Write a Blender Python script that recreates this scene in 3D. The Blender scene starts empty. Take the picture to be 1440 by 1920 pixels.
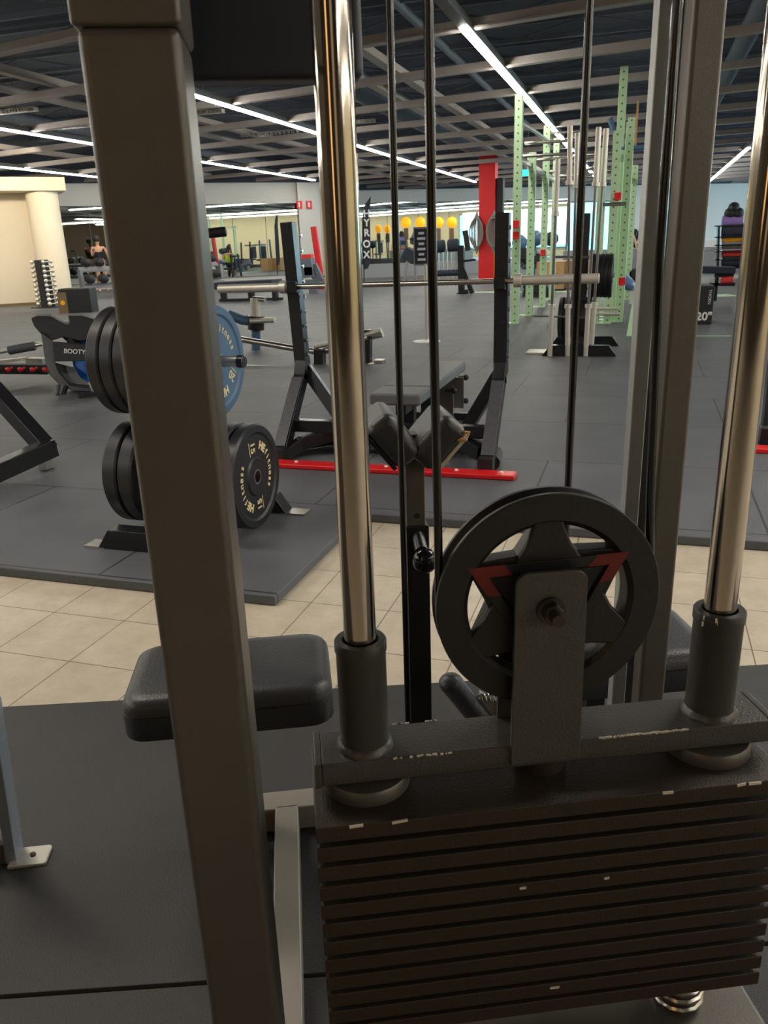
import bpy, bmesh, math, random
from mathutils import Vector, Matrix, Euler
random.seed(7)
SC = bpy.context.scene
COL = SC.collection
PI = math.pi

# ------------------------------------------------------------------ camera
F = 1490.0
H = 1.22
_d = Vector((150, -4412, -1490)).normalized()
_y = Vector((492, 520, -1490)); _y -= _d*(_y@_d) if False else _d*_y.dot(_d); _y.normalize()
_up = -_d
_x = _y.cross(_up)
RW = Matrix((_x, _y, _up))            # world = RW @ cam
CAM = Vector((0, 0, H))
cd = bpy.data.cameras.new('camera'); cam = bpy.data.objects.new('camera', cd); COL.objects.link(cam)
cd.sensor_fit = 'VERTICAL'; cd.sensor_height = 24; cd.sensor_width = 18
cd.lens = 24*F/1920
cd.clip_start = 0.02; cd.clip_end = 200
cam.matrix_world = Matrix.Translation(CAM) @ RW.to_4x4()
SC.camera = cam
cd.dof.use_dof = True; cd.dof.focus_distance = 1.5; cd.dof.aperture_fstop = 13.0

# ------------------------------------------------------------------ colour management, world
SC.view_settings.view_transform = 'Standard'
SC.view_settings.look = 'None'
SC.view_settings.gamma = 1
SC.view_settings.use_curve_mapping = False
SC.view_settings.exposure = 0.14
SC.cycles.max_bounces = 7
SC.cycles.glossy_bounces = 5
SC.cycles.caustics_reflective = False
SC.cycles.sample_clamp_indirect = 6
w = bpy.data.worlds.new('world'); SC.world = w; w.use_nodes = True
w.node_tree.nodes['Background'].inputs[0].default_value = (0.75, 0.85, 1, 1)
w.node_tree.nodes['Background'].inputs[1].default_value = 0.05

def lin(c):
    return tuple((v/255/12.92 if v/255 <= .04045 else ((v/255+.055)/1.055)**2.4) for v in c)

# downlights over the tiled aisle, warm fills added behind the camera, daylight at the right
def area(name, loc, size, power, col, rot=(0, 0, 0)):
    l = bpy.data.lights.new(name, 'AREA'); l.shape = 'RECTANGLE'; l.size, l.size_y = size
    l.energy = power; l.color = col
    o = bpy.data.objects.new(name, l); o.location = loc; o.rotation_euler = rot; COL.objects.link(o)
    return o
area('aisle_lamp', (-2.9, 2.1, 3.35), (2.0, .4), 54, (1, .92, .80))
area('aisle_lamp', (2.2, 3.1, 3.35), (2.4, .4), 80, (1, .94, .85))
area('rod_streak_fill', (1.2, -3.6, 2.0), (.9, 1.9), 2.2, (1, .80, .52), (math.radians(84), 0, math.radians(14)))  # added dim panel, there to give the guide rods a broad reflection
area('rod_streak_fill', (-1.0, -3.4, 2.2), (.42, 1.9), 7, (1, .60, .25), (math.radians(82), 0, math.radians(-16)))  # added panel, there to draw the gold streak on the guide rods
area('window_daylight', (12.7, 33, 2.0), (25, 2.4), 850, (.62, .86, 1), (math.radians(90), 0, math.radians(90)))

# ------------------------------------------------------------------ picture rays
def ray(px, py): return RW @ Vector(((px-720)/F, -(py-960)/F, -1))
def P(px, py, z=0.0):
    r = ray(px, py); return CAM + r*((z-H)/r.z)
def A(px, py, Z): return CAM + ray(px, py)*Z
def XY(px, py, Y):
    r = ray(px, py); return CAM + r*(Y/r.y)
def YX(px, py, X):
    r = ray(px, py); return CAM + r*(X/r.x)

# ------------------------------------------------------------------ materials
def bsdf(name):
    m = bpy.data.materials.new(name); m.use_nodes = True
    return m, m.node_tree, m.node_tree.nodes['Principled BSDF']
def mat(name, c, rough=.5, metal=0., noise=0., nscale=40., bump=0., bscale=300., spec=.5, emit=None, es=0., coat=0.):
    m, nt, b = bsdf(name)
    c = lin(c)
    b.inputs['Base Color'].default_value = (*c, 1)
    b.inputs['Roughness'].default_value = rough
    b.inputs['Metallic'].default_value = metal
    b.inputs['Specular IOR Level'].default_value = spec
    if coat: b.inputs['Coat Weight'].default_value = coat; b.inputs['Coat Roughness'].default_value = .1
    tc = nt.nodes.new('ShaderNodeTexCoord')
    n = nt.nodes.new('ShaderNodeTexNoise'); n.inputs['Scale'].default_value = nscale; n.inputs['Detail'].default_value = 5
    nt.links.new(tc.outputs['Object'], n.inputs['Vector'])
    mx = nt.nodes.new('ShaderNodeMix'); mx.data_type = 'RGBA'
    a = max(noise, .03)
    mx.inputs[6].default_value = (*[v*(1-a) for v in c], 1); mx.inputs[7].default_value = (*[min(1, v*(1+a)) for v in c], 1)
    nt.links.new(n.outputs['Fac'], mx.inputs[0]); nt.links.new(mx.outputs[2], b.inputs['Base Color'])
    if bump:
        n2 = nt.nodes.new('ShaderNodeTexNoise'); n2.inputs['Scale'].default_value = bscale
        nt.links.new(tc.outputs['Object'], n2.inputs['Vector'])
        bp = nt.nodes.new('ShaderNodeBump'); bp.inputs['Strength'].default_value = bump; bp.inputs['Distance'].default_value = .002
        nt.links.new(n2.outputs['Fac'], bp.inputs['Height']); nt.links.new(bp.outputs[0], b.inputs['Normal'])
    if emit:
        b.inputs['Emission Color'].default_value = (*lin(emit), 1); b.inputs['Emission Strength'].default_value = es
    return m

M = {}
M['frame'] = mat('frame_paint', (96, 90, 84), .38, .35, .08, 30, .10, 500)
M['steel_paint'] = mat('stack_paint', (58, 47, 36), .5, .2, .12, 25, .3, 500)
M['beam_steel'] = mat('beam_steel', (150, 145, 135), .38, .3, .12, 14)
M['leg_grey'] = mat('leg_grey_blue', (150, 160, 170), .35, .3, .08)
M['carriage'] = mat('carriage_paint', (80, 77, 74), .34, .25, .1, 30, .25, 400)
M['post_grey'] = mat('grey_post_paint', (168, 170, 170), .32, .4, .08, 40, .3, 700)
M['sleeve'] = mat('sleeve_plastic', (52, 50, 48), .45, 0, .1, 40, .1, 300)
M['chip'] = mat('paint_chip', (215, 205, 185), .7)
M['chrome'] = mat('polished_steel', (178, 168, 156), .11, 1, .10, 6, 0)
M['steel'] = mat('brushed_steel', (190, 184, 176), .28, 1, .08, 20)
M['brass'] = mat('dark_bolt_steel', (74, 66, 58), .35, .6, .2, 200)
M['cable'] = mat('cable_sheath', (14, 14, 18), .16, 0, 0)
M['pulley'] = mat('pulley_plastic', (29, 28, 27), .42, 0, .08, 30, .15, 200)
M['pulley_red'] = mat('pulley_red', (112, 24, 20), .5)
M['slate'] = mat('slate_panel', (48, 52, 62), .45, .1, .05)
M['vinyl'] = mat('black_vinyl', (56, 57, 59), .40, 0, .06, 20, .35, 260)
M['vinyl_stitch'] = mat('dark_seam', (20, 20, 21), .7)
M['plywood'] = mat('plywood', (205, 196, 172), .8, 0, .12, 40)
M['foam'] = mat('torn_foam', (200, 160, 110), .95, 0, .2, 90)
M['black'] = mat('black_paint', (30, 31, 34), .26, .1, .08, 30, .12, 300)
M['black_scuffed'] = mat('scuffed_black_paint', (78, 78, 82), .4, .2, .3, 60)
M['blacksoft'] = mat('black_soft', (26, 26, 28), .6, 0, .08)
M['bumper'] = mat('bumper_rubber', (24, 24, 27), .4, 0, .1, 20, .2, 300)
M['slate_tint'] = mat('slate_blue_tint', (70, 100, 132), .45, 0, .12, 14, .2, 300)
M['gold_text'] = mat('cream_lettering', (226, 208, 160), .6)
M['white'] = mat('white_paint', (230, 230, 232), .5)
M['red'] = mat('red_paint', (214, 28, 34), .4)
M['redpillar'] = mat('red_pillar_paint', (212, 22, 26), .5)
M['green'] = None
M['cream'] = mat('cream_wall', (226, 214, 192), .85, 0, .03, 3)
M['pad_grey'] = mat('grey_bench_vinyl', (92, 94, 97), .5, 0, .06, 30, .2, 300)
M['rope'] = mat('grey_rope', (135, 132, 126), .9, 0, .3, 120, .6, 160)
M['yellow'] = mat('yellow_plastic', (255, 176, 20), .5)
M['yellowlamp'] = mat('amber_lamp', (255, 180, 30), .5, emit=(255, 165, 20), es=.8)
M['blueplastic'] = mat('blue_plastic', (30, 110, 215), .4)
M['navy'] = mat('navy_fabric', (38, 44, 58), .8)
M['wood'] = mat('plywood_box', (176, 138, 92), .7, 0, .15, 20)
M['brown'] = mat('brown_board', (120, 100, 70), .7)
M['led'] = mat('led_diffuser', (255, 255, 250), .5, emit=(255, 251, 238), es=54.)
M['housing'] = mat('light_housing', (120, 116, 114), .6)
M['mint'] = mat('mint_tape', (172, 205, 165), .7)
M['cyan_sign'] = mat('lit_exit_sign', (40, 200, 200), .5, emit=(60, 225, 215), es=1.4)
M['grey_soft'] = mat('grey_plastic', (140, 142, 146), .6)
M['purple'] = mat('purple_mat', (150, 120, 190), .8)
M['skin'] = mat('skin', (214, 160, 130), .6)
M['hair'] = mat('dark_hair', (45, 32, 26), .7)
M['blondehair'] = mat('fair_hair', (170, 120, 80), .7)
M['pink'] = mat('pink_fabric', (236, 170, 190), .8)
M['lime'] = mat('lime_fabric', (206, 240, 30), .8)
M['redcloth'] = mat('red_fabric', (220, 60, 60), .8)
M['blackcloth'] = mat('black_fabric', (26, 28, 34), .85)
M['mirror'] = mat('mirror_glass', (222, 228, 224), .015, 1)
M['window'] = mat('daylit_window', (150, 215, 235), .3, emit=(120, 212, 240), es=2.6)
M['silver'] = mat('light_steel', (205, 200, 190), .4, .6, .1, 30)

def green_mat():
    m, nt, b = bsdf('green_perforated_steel')
    b.inputs['Roughness'].default_value = .45
    tc = nt.nodes.new('ShaderNodeTexCoord'); sp = nt.nodes.new('ShaderNodeSeparateXYZ')
    nt.links.new(tc.outputs['Object'], sp.inputs[0])
    def mth(op, a, v=None, c=None):
        n = nt.nodes.new('ShaderNodeMath'); n.operation = op
        for i, q in enumerate((a, v, c)):
            if q is None: continue
            if isinstance(q, (int, float)): n.inputs[i].default_value = q
            else: nt.links.new(q, n.inputs[i])
        return n.outputs[0]
    fr = mth('SUBTRACT', mth('FRACT', mth('DIVIDE', sp.outputs['Z'], .1)), .5)
    zz = mth('MULTIPLY', fr, .1)
    xx = mth('MINIMUM', mth('ABSOLUTE', sp.outputs['X']), mth('ABSOLUTE', sp.outputs['Y']))
    d2 = mth('ADD', mth('MULTIPLY', zz, zz), mth('MULTIPLY', xx, xx))
    hole = mth('LESS_THAN', d2, .00016)
    mx = nt.nodes.new('ShaderNodeMix'); mx.data_type = 'RGBA'
    mx.inputs[6].default_value = (*lin((186, 218, 176)), 1); mx.inputs[7].default_value = (*lin((84, 104, 84)), 1)
    nt.links.new(hole, mx.inputs[0]); nt.links.new(mx.outputs[2], b.inputs['Base Color'])
    return m
M['green'] = green_mat()
M['green_plain'] = mat('green_steel', (186, 218, 176), .45)

def tile_mat():
    m, nt, b = bsdf('beige_floor_tiles')
    tc = nt.nodes.new('ShaderNodeTexCoord')
    mp = nt.nodes.new('ShaderNodeMapping'); mp.inputs['Location'].default_value = (1.653, -2.115, 0)
    nt.links.new(tc.outputs['Object'], mp.inputs[0])
    br = nt.nodes.new('ShaderNodeTexBrick'); br.offset = 0; br.squash = 1
    br.inputs['Scale'].default_value = 1; br.inputs['Brick Width'].default_value = .2925; br.inputs['Row Height'].default_value = .2925
    br.inputs['Mortar Size'].default_value = .0022; br.inputs['Mortar Smooth'].default_value = .2; br.inputs['Bias'].default_value = -.2
    br.inputs['Color1'].default_value = (*lin((204, 192, 172)), 1); br.inputs['Color2'].default_value = (*lin((197, 185, 165)), 1)
    br.inputs['Mortar'].default_value = (*lin((120, 106, 88)), 1)
    nt.links.new(mp.outputs[0], br.inputs['Vector'])
    n = nt.nodes.new('ShaderNodeTexNoise'); n.inputs['Scale'].default_value = 9; n.inputs['Detail'].default_value = 9; n.inputs['Roughness'].default_value = .65
    nt.links.new(tc.outputs['Object'], n.inputs['Vector'])
    cr = nt.nodes.new('ShaderNodeValToRGB'); cr.color_ramp.elements[0].position = .35; cr.color_ramp.elements[1].position = .68
    cr.color_ramp.elements[0].color = (.78, .76, .73, 1); cr.color_ramp.elements[1].color = (1.0, 1.0, 1.0, 1)
    nt.links.new(n.outputs['Fac'], cr.inputs[0])
    mx = nt.nodes.new('ShaderNodeMix'); mx.data_type = 'RGBA'; mx.blend_type = 'MULTIPLY'; mx.inputs[0].default_value = .9
    nt.links.new(br.outputs['Color'], mx.inputs[6]); nt.links.new(cr.outputs[0], mx.inputs[7])
    nt.links.new(mx.outputs[2], b.inputs['Base Color'])
    b.inputs['Roughness'].default_value = .38
    return m
M['tile'] = tile_mat()

def rubber_mat(name, c1, w, loc=(0, 0, 0), joint=(38, 38, 40), ms=.006, rough=.55):
    m, nt, b = bsdf(name)
    tc = nt.nodes.new('ShaderNodeTexCoord')
    mp = nt.nodes.new('ShaderNodeMapping'); mp.inputs['Location'].default_value = loc
    nt.links.new(tc.outputs['Object'], mp.inputs[0])
    br = nt.nodes.new('ShaderNodeTexBrick'); br.offset = 0.5; br.squash = 1
    br.inputs['Scale'].default_value = 1; br.inputs['Brick Width'].default_value = w; br.inputs['Row Height'].default_value = w
    br.inputs['Mortar Size'].default_value = ms; br.inputs['Mortar Smooth'].default_value = .3
    c = lin(c1)
    br.inputs['Color1'].default_value = (*c, 1); br.inputs['Color2'].default_value = (*[v*.92 for v in c], 1)
    br.inputs['Mortar'].default_value = (*lin(joint), 1)
    nt.links.new(mp.outputs[0], br.inputs['Vector'])
    n = nt.nodes.new('ShaderNodeTexNoise'); n.inputs['Scale'].default_value = 2.2; n.inputs['Detail'].default_value = 8
    nt.links.new(tc.outputs['Object'], n.inputs['Vector'])
    cr = nt.nodes.new('ShaderNodeValToRGB'); cr.color_ramp.elements[0].position = .3; cr.color_ramp.elements[1].position = .75
    cr.color_ramp.elements[0].color = (.8, .8, .8, 1); cr.color_ramp.elements[1].color = (1.15, 1.15, 1.15, 1)
    nt.links.new(n.outputs['Fac'], cr.inputs[0])
    mx = nt.nodes.new('ShaderNodeMix'); mx.data_type = 'RGBA'; mx.blend_type = 'MULTIPLY'; mx.inputs[0].default_value = 1
    nt.links.new(br.outputs['Color'], mx.inputs[6]); nt.links.new(cr.outputs[0], mx.inputs[7])
    nt.links.new(mx.outputs[2], b.inputs['Base Color'])
    b.inputs['Roughness'].default_value = rough
    n2 = nt.nodes.new('ShaderNodeTexNoise'); n2.inputs['Scale'].default_value = 260
    nt.links.new(tc.outputs['Object'], n2.inputs['Vector'])
    bp = nt.nodes.new('ShaderNodeBump'); bp.inputs['Strength'].default_value = .35; bp.inputs['Distance'].default_value = .003
    nt.links.new(n2.outputs['Fac'], bp.inputs['Height']); nt.links.new(bp.outputs[0], b.inputs['Normal'])
    return m
M['gymfloor'] = rubber_mat('rubber_gym_tiles', (88, 90, 95), 1.0, (.44, -.37, 0))
M['nearmat'] = rubber_mat('black_rubber_mat', (54, 53, 52), 6.0, (3, 3, 0), rough=.6)

def twotone(name, low, high, zc):
    m, nt, b = bsdf(name)
    tc = nt.nodes.new('ShaderNodeTexCoord'); sp = nt.nodes.new('ShaderNodeSeparateXYZ')
    nt.links.new(tc.outputs['Object'], sp.inputs[0])
    g = nt.nodes.new('ShaderNodeMath'); g.operation = 'GREATER_THAN'; g.inputs[1].default_value = zc
    nt.links.new(sp.outputs['Z'], g.inputs[0])
    mx = nt.nodes.new('ShaderNodeMix'); mx.data_type = 'RGBA'
    mx.inputs[6].default_value = (*lin(low), 1); mx.inputs[7].default_value = (*lin(high), 1)
    nt.links.new(g.outputs[0], mx.inputs[0]); nt.links.new(mx.outputs[2], b.inputs['Base Color'])
    b.inputs['Roughness'].default_value = .85
    return m
M['wall_grey'] = twotone('grey_wall', (198, 197, 193), (62, 68, 78), 3.42)
M['wall_cream2'] = twotone('cream_wall_dark_top', (226, 214, 176), (52, 56, 62), 3.42)

# ------------------------------------------------------------------ mesh builder
class MB:
    def __init__(s): s.bm = bmesh.new()
    def add(s, verts, faces, mtx=None):
        vs = [s.bm.verts.new(mtx @ Vector(v) if mtx else Vector(v)) for v in verts]
        for f in faces:
            try: s.bm.faces.new([vs[i] for i in f])
            except ValueError: pass
        return s
    def box(s, c, size, rz=0, mtx=None, taper=1.):
        hx, hy, hz = [v/2 for v in size]
        vs = []
        for z in (-hz, hz):
            k = taper if z > 0 else 1
            vs += [(-hx*k, -hy*k, z), (hx*k, -hy*k, z), (hx*k, hy*k, z), (-hx*k, hy*k, z)]
        m = Matrix.Translation(c) @ Matrix.Rotation(rz, 4, 'Z')
        if mtx: m = m @ mtx
        return s.add(vs, [(3, 2, 1, 0), (4, 5, 6, 7), (0, 1, 5, 4), (1, 2, 6, 5), (2, 3, 7, 6), (3, 0, 4, 7)], m)
    def bar(s, p, q, w, h, upv=(0, 0, 1)):
        p = Vector(p); q = Vector(q); d = (q-p); L = d.length; d.normalize(); u = Vector(upv)
        if abs(d.dot(u)) > .98: u = Vector((0, 1, 0))
        r = d.cross(u).normalized(); u = r.cross(d)
        m = Matrix((r, d, u)).transposed().to_4x4(); m.translation = (p+q)/2
        hx, hy, hz = w/2, L/2, h/2
        vs = [(x, y, z) for z in (-hz, hz) for x, y in ((-hx, -hy), (hx, -hy), (hx, hy), (-hx, hy))]
        return s.add(vs, [(3, 2, 1, 0), (4, 5, 6, 7), (0, 1, 5, 4), (1, 2, 6, 5), (2, 3, 7, 6), (3, 0, 4, 7)], m)
    def cyl(s, p, q, r, r2=None, n=24):
        return s.tube([p, q], r, n, r2)
    def tube(s, pts, r, n=12, r2=None, closed=False):
        pts = [Vector(p) for p in pts]; k = len(pts); rings = []
        u = None
        for i, p in enumerate(pts):
            if closed: d = pts[(i+1) % k]-pts[i-1]
            else: d = pts[min(i+1, k-1)]-pts[max(i-1, 0)]
            d.normalize()
            if u is None:
                u = Vector((0, 0, 1)) if abs(d.z) < .9 else Vector((1, 0, 0))
            u = (u-d*u.dot(d)); u.normalize(); v = d.cross(u)
            rr = r if r2 is None else r+(r2-r)*i/(k-1)
            rings.append([s.bm.verts.new(p+u*math.cos(a)*rr+v*math.sin(a)*rr) for a in [2*PI*j/n for j in range(n)]])
        for i in range(k if closed else k-1):
            a, b = rings[i], rings[(i+1) % k]
            for j in range(n): s.bm.faces.new((a[j], a[(j+1) % n], b[(j+1) % n], b[j]))
        if not closed:
            s.bm.faces.new(rings[0][::-1]); s.bm.faces.new(rings[-1])
        return s
    def lathe(s, prof, c, axis=(0, 0, 1), n=48, ring=False):
        ax = Vector(axis).normalized(); u = ax.orthogonal().normalized(); v = ax.cross(u); c = Vector(c)
        rings = []
        for (r, h) in prof:
            if r < 1e-6: rings.append([s.bm.verts.new(c+ax*h)])
            else: rings.append([s.bm.verts.new(c+ax*h+(u*math.cos(a)+v*math.sin(a))*r) for a in [2*PI*j/n for j in range(n)]])
        prs = list(zip(rings, rings[1:]))
        if ring: prs.append((rings[-1], rings[0]))
        for a, b in prs:
            for j in range(n):
                j2 = (j+1) % n
                if len(a) == 1 and len(b) == 1: continue
                if len(a) == 1: s.bm.faces.new((a[0], b[j], b[j2]))
                elif len(b) == 1: s.bm.faces.new((a[j], a[j2], b[0]))
                else: s.bm.faces.new((a[j], a[j2], b[j2], b[j]))
        return s
    def prism(s, poly, o, u, v, thick):
        """polygon in plane o + a*u + b*v, extruded by vector thick"""
        o = Vector(o); u = Vector(u); v = Vector(v); t = Vector(thick)
        a = [s.bm.verts.new(o+u*x+v*y) for x, y in poly]; b = [s.bm.verts.new(p.co+t) for p in a]
        n = len(a); s.bm.faces.new(a[::-1]); s.bm.faces.new(b)
        for i in range(n): s.bm.faces.new((a[i], a[(i+1) % n], b[(i+1) % n], b[i]))
        return s
    def ball(s, c, r, sc=(1, 1, 1), n=16):
        m = Matrix.Translation(c) @ Matrix.Diagonal((*[r*q for q in sc], 1))
        bmesh.ops.create_uvsphere(s.bm, u_segments=n, v_segments=n//2+2, radius=1, matrix=m)
        return s
    def mesh(s, me, mtx):
        """merge a mesh datablock under a matrix"""
        vs = [s.bm.verts.new(mtx @ v.co) for v in me.vertices]
        for p in me.polygons:
            try: s.bm.faces.new([vs[i] for i in p.vertices])
            except ValueError: pass
        return s
    def obj(s, name, m, parent=None, local=False, bevel=0., sub=0, seg=2, ang=38):
        if parent is not None and not local:
            inv = WM(parent).inverted()
            bmesh.ops.transform(s.bm, matrix=inv, verts=s.bm.verts)
        bmesh.ops.recalc_face_normals(s.bm, faces=s.bm.faces)
        me = bpy.data.meshes.new(name); s.bm.to_mesh(me); s.bm.free()
        me.materials.append(M[m] if isinstance(m, str) else m)
        for p in me.polygons: p.use_smooth = True
        me.set_sharp_from_angle(angle=math.radians(ang))
        o = bpy.data.objects.new(name, me); COL.objects.link(o)
        if parent is not None: o.parent = parent
        if bevel:
            b = o.modifiers.new('b', 'BEVEL'); b.width = bevel; b.segments = seg; b.limit_method = 'ANGLE'; b.angle_limit = math.radians(40)
            b.harden_normals = True
        if sub:
            b = o.modifiers.new('s', 'SUBSURF'); b.levels = sub; b.render_levels = sub
        return o
def WM(o):
    m = Matrix.Translation(o.location) @ o.rotation_euler.to_matrix().to_4x4()
    return WM(o.parent) @ m if o.parent else m
def tag(o, label, cat, group=None):
    o['label'] = label; o['category'] = cat
    if group: o['group'] = group
    return o
def thing(name, label, cat, loc=(0, 0, 0), rz=0., group=None):
    o = bpy.data.objects.new(name, None); COL.objects.link(o); o.empty_display_size = .1
    o.location = loc; o.rotation_euler = (0, 0, rz)
    return tag(o, label, cat, group)
def single(mb, name, m, label, cat, loc, group=None, **k):
    """a thing that is one mesh, origin at loc"""
    bmesh.ops.translate(mb.bm, vec=-Vector(loc), verts=mb.bm.verts)
    o = mb.obj(name, m, None, **k); o.location = loc
    return tag(o, label, cat, group)
def struct(mb, name, m, **k):
    o = mb.obj(name, m, None, **k); o['kind'] = 'structure'; return o
def copy_tree(o, parent=None):
    c = o.copy(); COL.objects.link(c)
    if parent: c.parent = parent
    for ch in list(o.children): copy_tree(ch, c)
    return c
_tc = {}
def glyphs(body, size, extr=.001, bold=0.):
    key = (body, size, extr, bold)
    if key in _tc: return _tc[key]
    cu = bpy.data.curves.new('txt', 'FONT'); cu.body = body; cu.size = size; cu.extrude = extr; cu.align_x = 'CENTER'; cu.align_y = 'CENTER'
    cu.offset = bold
    ob = bpy.data.objects.new('txt', cu); COL.objects.link(ob)
    dg = bpy.context.evaluated_depsgraph_get(); dg.update()
    me = bpy.data.meshes.new_from_object(ob.evaluated_get(dg))
    bpy.data.objects.remove(ob); bpy.data.curves.remove(cu)
    _tc[key] = me
    return me

# ================================================================== SETTING
# floor: beige tiles, grey rubber field
m = MB(); m.add([(-30, -8, 0), (14, -8, 0), (14, 52, 0), (-30, 52, 0)], [(0, 1, 2, 3)])
struct(m, 'floor', 'tile')
T = .04
fz = P(515, 1118, T); ex_ = fz.x
m = MB()
yl = P(515, 1118, T).y; yr = P(1000, 985, T).y
m.prism([(-30, yl), (ex_, yl), (ex_, yr), (13, yr), (13, 52), (-30, 52)], (0, 0, 0), (1, 0, 0), (0, 1, 0), (0, 0, T))
struct(m, 'floor', 'gymfloor', bevel=.006)

M['wall_brown'] = twotone('brown_wall', (66, 54, 42), (52, 56, 62), 3.42)
WALLS = [('wall_cream', (-25, 7.37), (-14.55, 17.37), 'cream'),
         ('wall_mirror', (-28.79, 14.85), (-11.3, 29.5), 'wall_grey'), ('wall_step', (-11.3, 29.5), (-12.3, 34.5), 'wall_grey'),
         ('wall_far', (-12.3, 34.5), (13, 50), 'wall_grey'), ('wall_right', (13, 50), (13, -7), 'wall_cream2'),
         ('wall_back', (13, -7), (-28.79, -7), 'wall_brown'), ('wall_left', (-28.79, -7), (-28.79, 14.85), 'wall_cream2')]
for nm, a, b, mm in WALLS:
    a = Vector((*a, 0)); b = Vector((*b, 0)); d = (b-a).normalized(); n = Vector((-d.y, d.x, 0))
    hw = 3.0 if nm == 'wall_cream' else 4.3
    m = MB(); m.add([a, b, b+n*.2, a+n*.2]+[v+Vector((0, 0, hw)) for v in (a, b, b+n*.2, a+n*.2)],
                    [(0, 1, 2, 3), (4, 5, 6, 7), (0, 1, 5, 4), (1, 2, 6, 5), (2, 3, 7, 6), (3, 0, 4, 7)])
    struct(m, nm, mm)
m = MB(); m.add([(-30, -8, 4.3), (14, -8, 4.3), (14, 52, 4.3), (-30, 52, 4.3)], [(0, 1, 2, 3)])
struct(m, 'ceiling', mat('dark_ceiling', (72, 80, 94), .8, 0, .3, 1.5))

M['beam'] = mat('beam_grey', (178, 170, 166), .6, .2, .08, 8)
M['joist'] = mat('joist_dark', (98, 106, 118), .6, .2, .2, 8)
ti = 1
def trim(mb, mm):
    global ti
    o = struct(mb, 'trim_%d' % ti, mm); ti += 1; return o
ang = math.radians(-10.4)
dx, dy = math.cos(ang), math.sin(ang)
def inroom(x):  # rough upper Y limit of the hall at x
    return 34 + (x+12.3)*.61 if x > -12 else 22+(x+20)*.83
k = 0
y0 = 9.84+(-1.71)*math.tan(-ang)*-1
for i in range(-2, 18):
    yc = 9.84+2.22*i
    x0, x1 = -24., 12.8
    while x0 < -3 and yc+(x0+1.71)*math.tan(ang) > (29.4+(x0+11.3)*.837 if x0 < -11.3 else 35+(x0+12.3)*.61): x0 += .4
    p = Vector((x0, yc+(x0+1.71)*math.tan(ang), 3.52)); q = Vector((x1, yc+(x1+1.71)*math.tan(ang), 3.52))
    m = MB(); m.bar(p-Vector((0, 0, .03)), q-Vector((0, 0, .03)), .03, .10); m.bar(p-Vector((0, 0, .08)), q-Vector((0, 0, .08)), .13, .018)
    trim(m, 'beam')
for X in (-14.2, -9.3, -8.4, P(657, 162, 3.4).x, P(677, 121, 3.4).x, .35, 4.6):
    ye = 26 if X < -12 else 34+(X+12.3)*.6
    m = MB(); m.bar((X, 1.5, 3.6), (X, ye, 3.6), .15, .10); trim(m, 'beam')
# joists and services above
for i in range(30):
    yc = 4+i*1.35
    m = MB()
    xs = -23 if yc < 20 else -10
    m.bar((xs, yc, 4.02), (12.8, yc, 4.02), .05, .06); m.bar((xs, yc, 4.24), (12.8, yc, 4.24), .05, .05)
    n = int((12.8-xs)/1.1)
    for j in range(n): m.bar((xs+j*1.1, yc, 4.02 if j % 2 else 4.24), (xs+(j+1)*1.1, yc, 4.24 if j % 2 else 4.02), .025, .025)
    trim(m, 'joist')
for i, (X, z, r) in enumerate([(-12.6, 3.95, .12), (-5.3, 3.9, .16), (-3.1, 4.0, .06), (1.2, 3.9, .14), (6, 3.95, .12)]):
    m = MB(); m.cyl((X, 2, z), (X, 27 if X < -12 else 36, z), r, n=16)
    single(m, 'duct_pipe', 'joist', ['dark air duct high above the left of the hall', 'widest dark air duct left of the red pillar', 'thin conduit pipe running above the pulley machine',
           'dark air duct above the green rig', 'dark air duct over the right side of the hall'][i], 'pipe', (X, 2, z))

# LED light lines
lines = [(-15.95, 6, 23.5, 'fourth light line, farthest left, ending over the mirror wall'), (-11.25, 5, 28.2, 'second light line from the left pillar side, long row across the left'),
         (-6.58, 10.9, 33.5, 'light line crossing behind the left guide rod'), (-2.04, 9.7, 38, 'brightest light line running diagonally toward the green rig'),
         (2.54, 26, 41, 'short light line seen at the right between post and guide rod'), (7.1, 6, 42, 'rightmost light line, out over the right of the hall')]
for i, (X, a, b, lb) in enumerate(lines):
    t = thing('light_strip', 'white LED '+lb, 'ceiling light', (X, a, 3.4), group='linear ceiling lights')
    h0 = 2.2 if abs(X+2.04) < .1 else (9.5 if X == 2.54 else a)
    m = MB(); m.box((X, (h0+b)/2, 3.46), (.13, b-h0, .09)); m.obj('housing', 'housing', t)
    m = MB(); y = a
    while y < b-.1:
        e = min(y+(11.2 if X == -2.04 and y < 10 else 5.6), b); m.box((X, (y+e-.12)/2, 3.405), (.085, e-y-.12, .03)); y = e
    m.obj('diffuser', 'led', t)
# strips over the near side of the hall, out of the picture (seen in the mirrors)
for X, a, b, lb in ((-20.6, -5, 12, 'over the far left corner of the near side'), (-15.95, -6, 5.6, 'behind the viewer, second from the left wall'), (-11.25, -6, 4.6, 'behind the viewer, third from the left wall'), (-6.58, -6, 2.5, 'behind the viewer, left of the machine'),
                    (2.54, 4, 9.2, 'right of the machine, out of the picture'), (7.1, -6, 5.6, 'over the near right side of the hall'), (11.3, -6, 40, 'along the right wall')):
    t = thing('light_strip', 'white LED light line '+lb, 'ceiling light', (X, a, 3.4), group='linear ceiling lights behind the machine')
    m = MB(); m.box((X, (a+b)/2, 3.46), (.13, b-a, .09)); m.obj('housing', 'housing', t)
    m = MB(); m.box((X, (a+b)/2, 3.405), (.085, b-a-.1, .03)); m.obj('diffuser', 'led', t)

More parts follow.
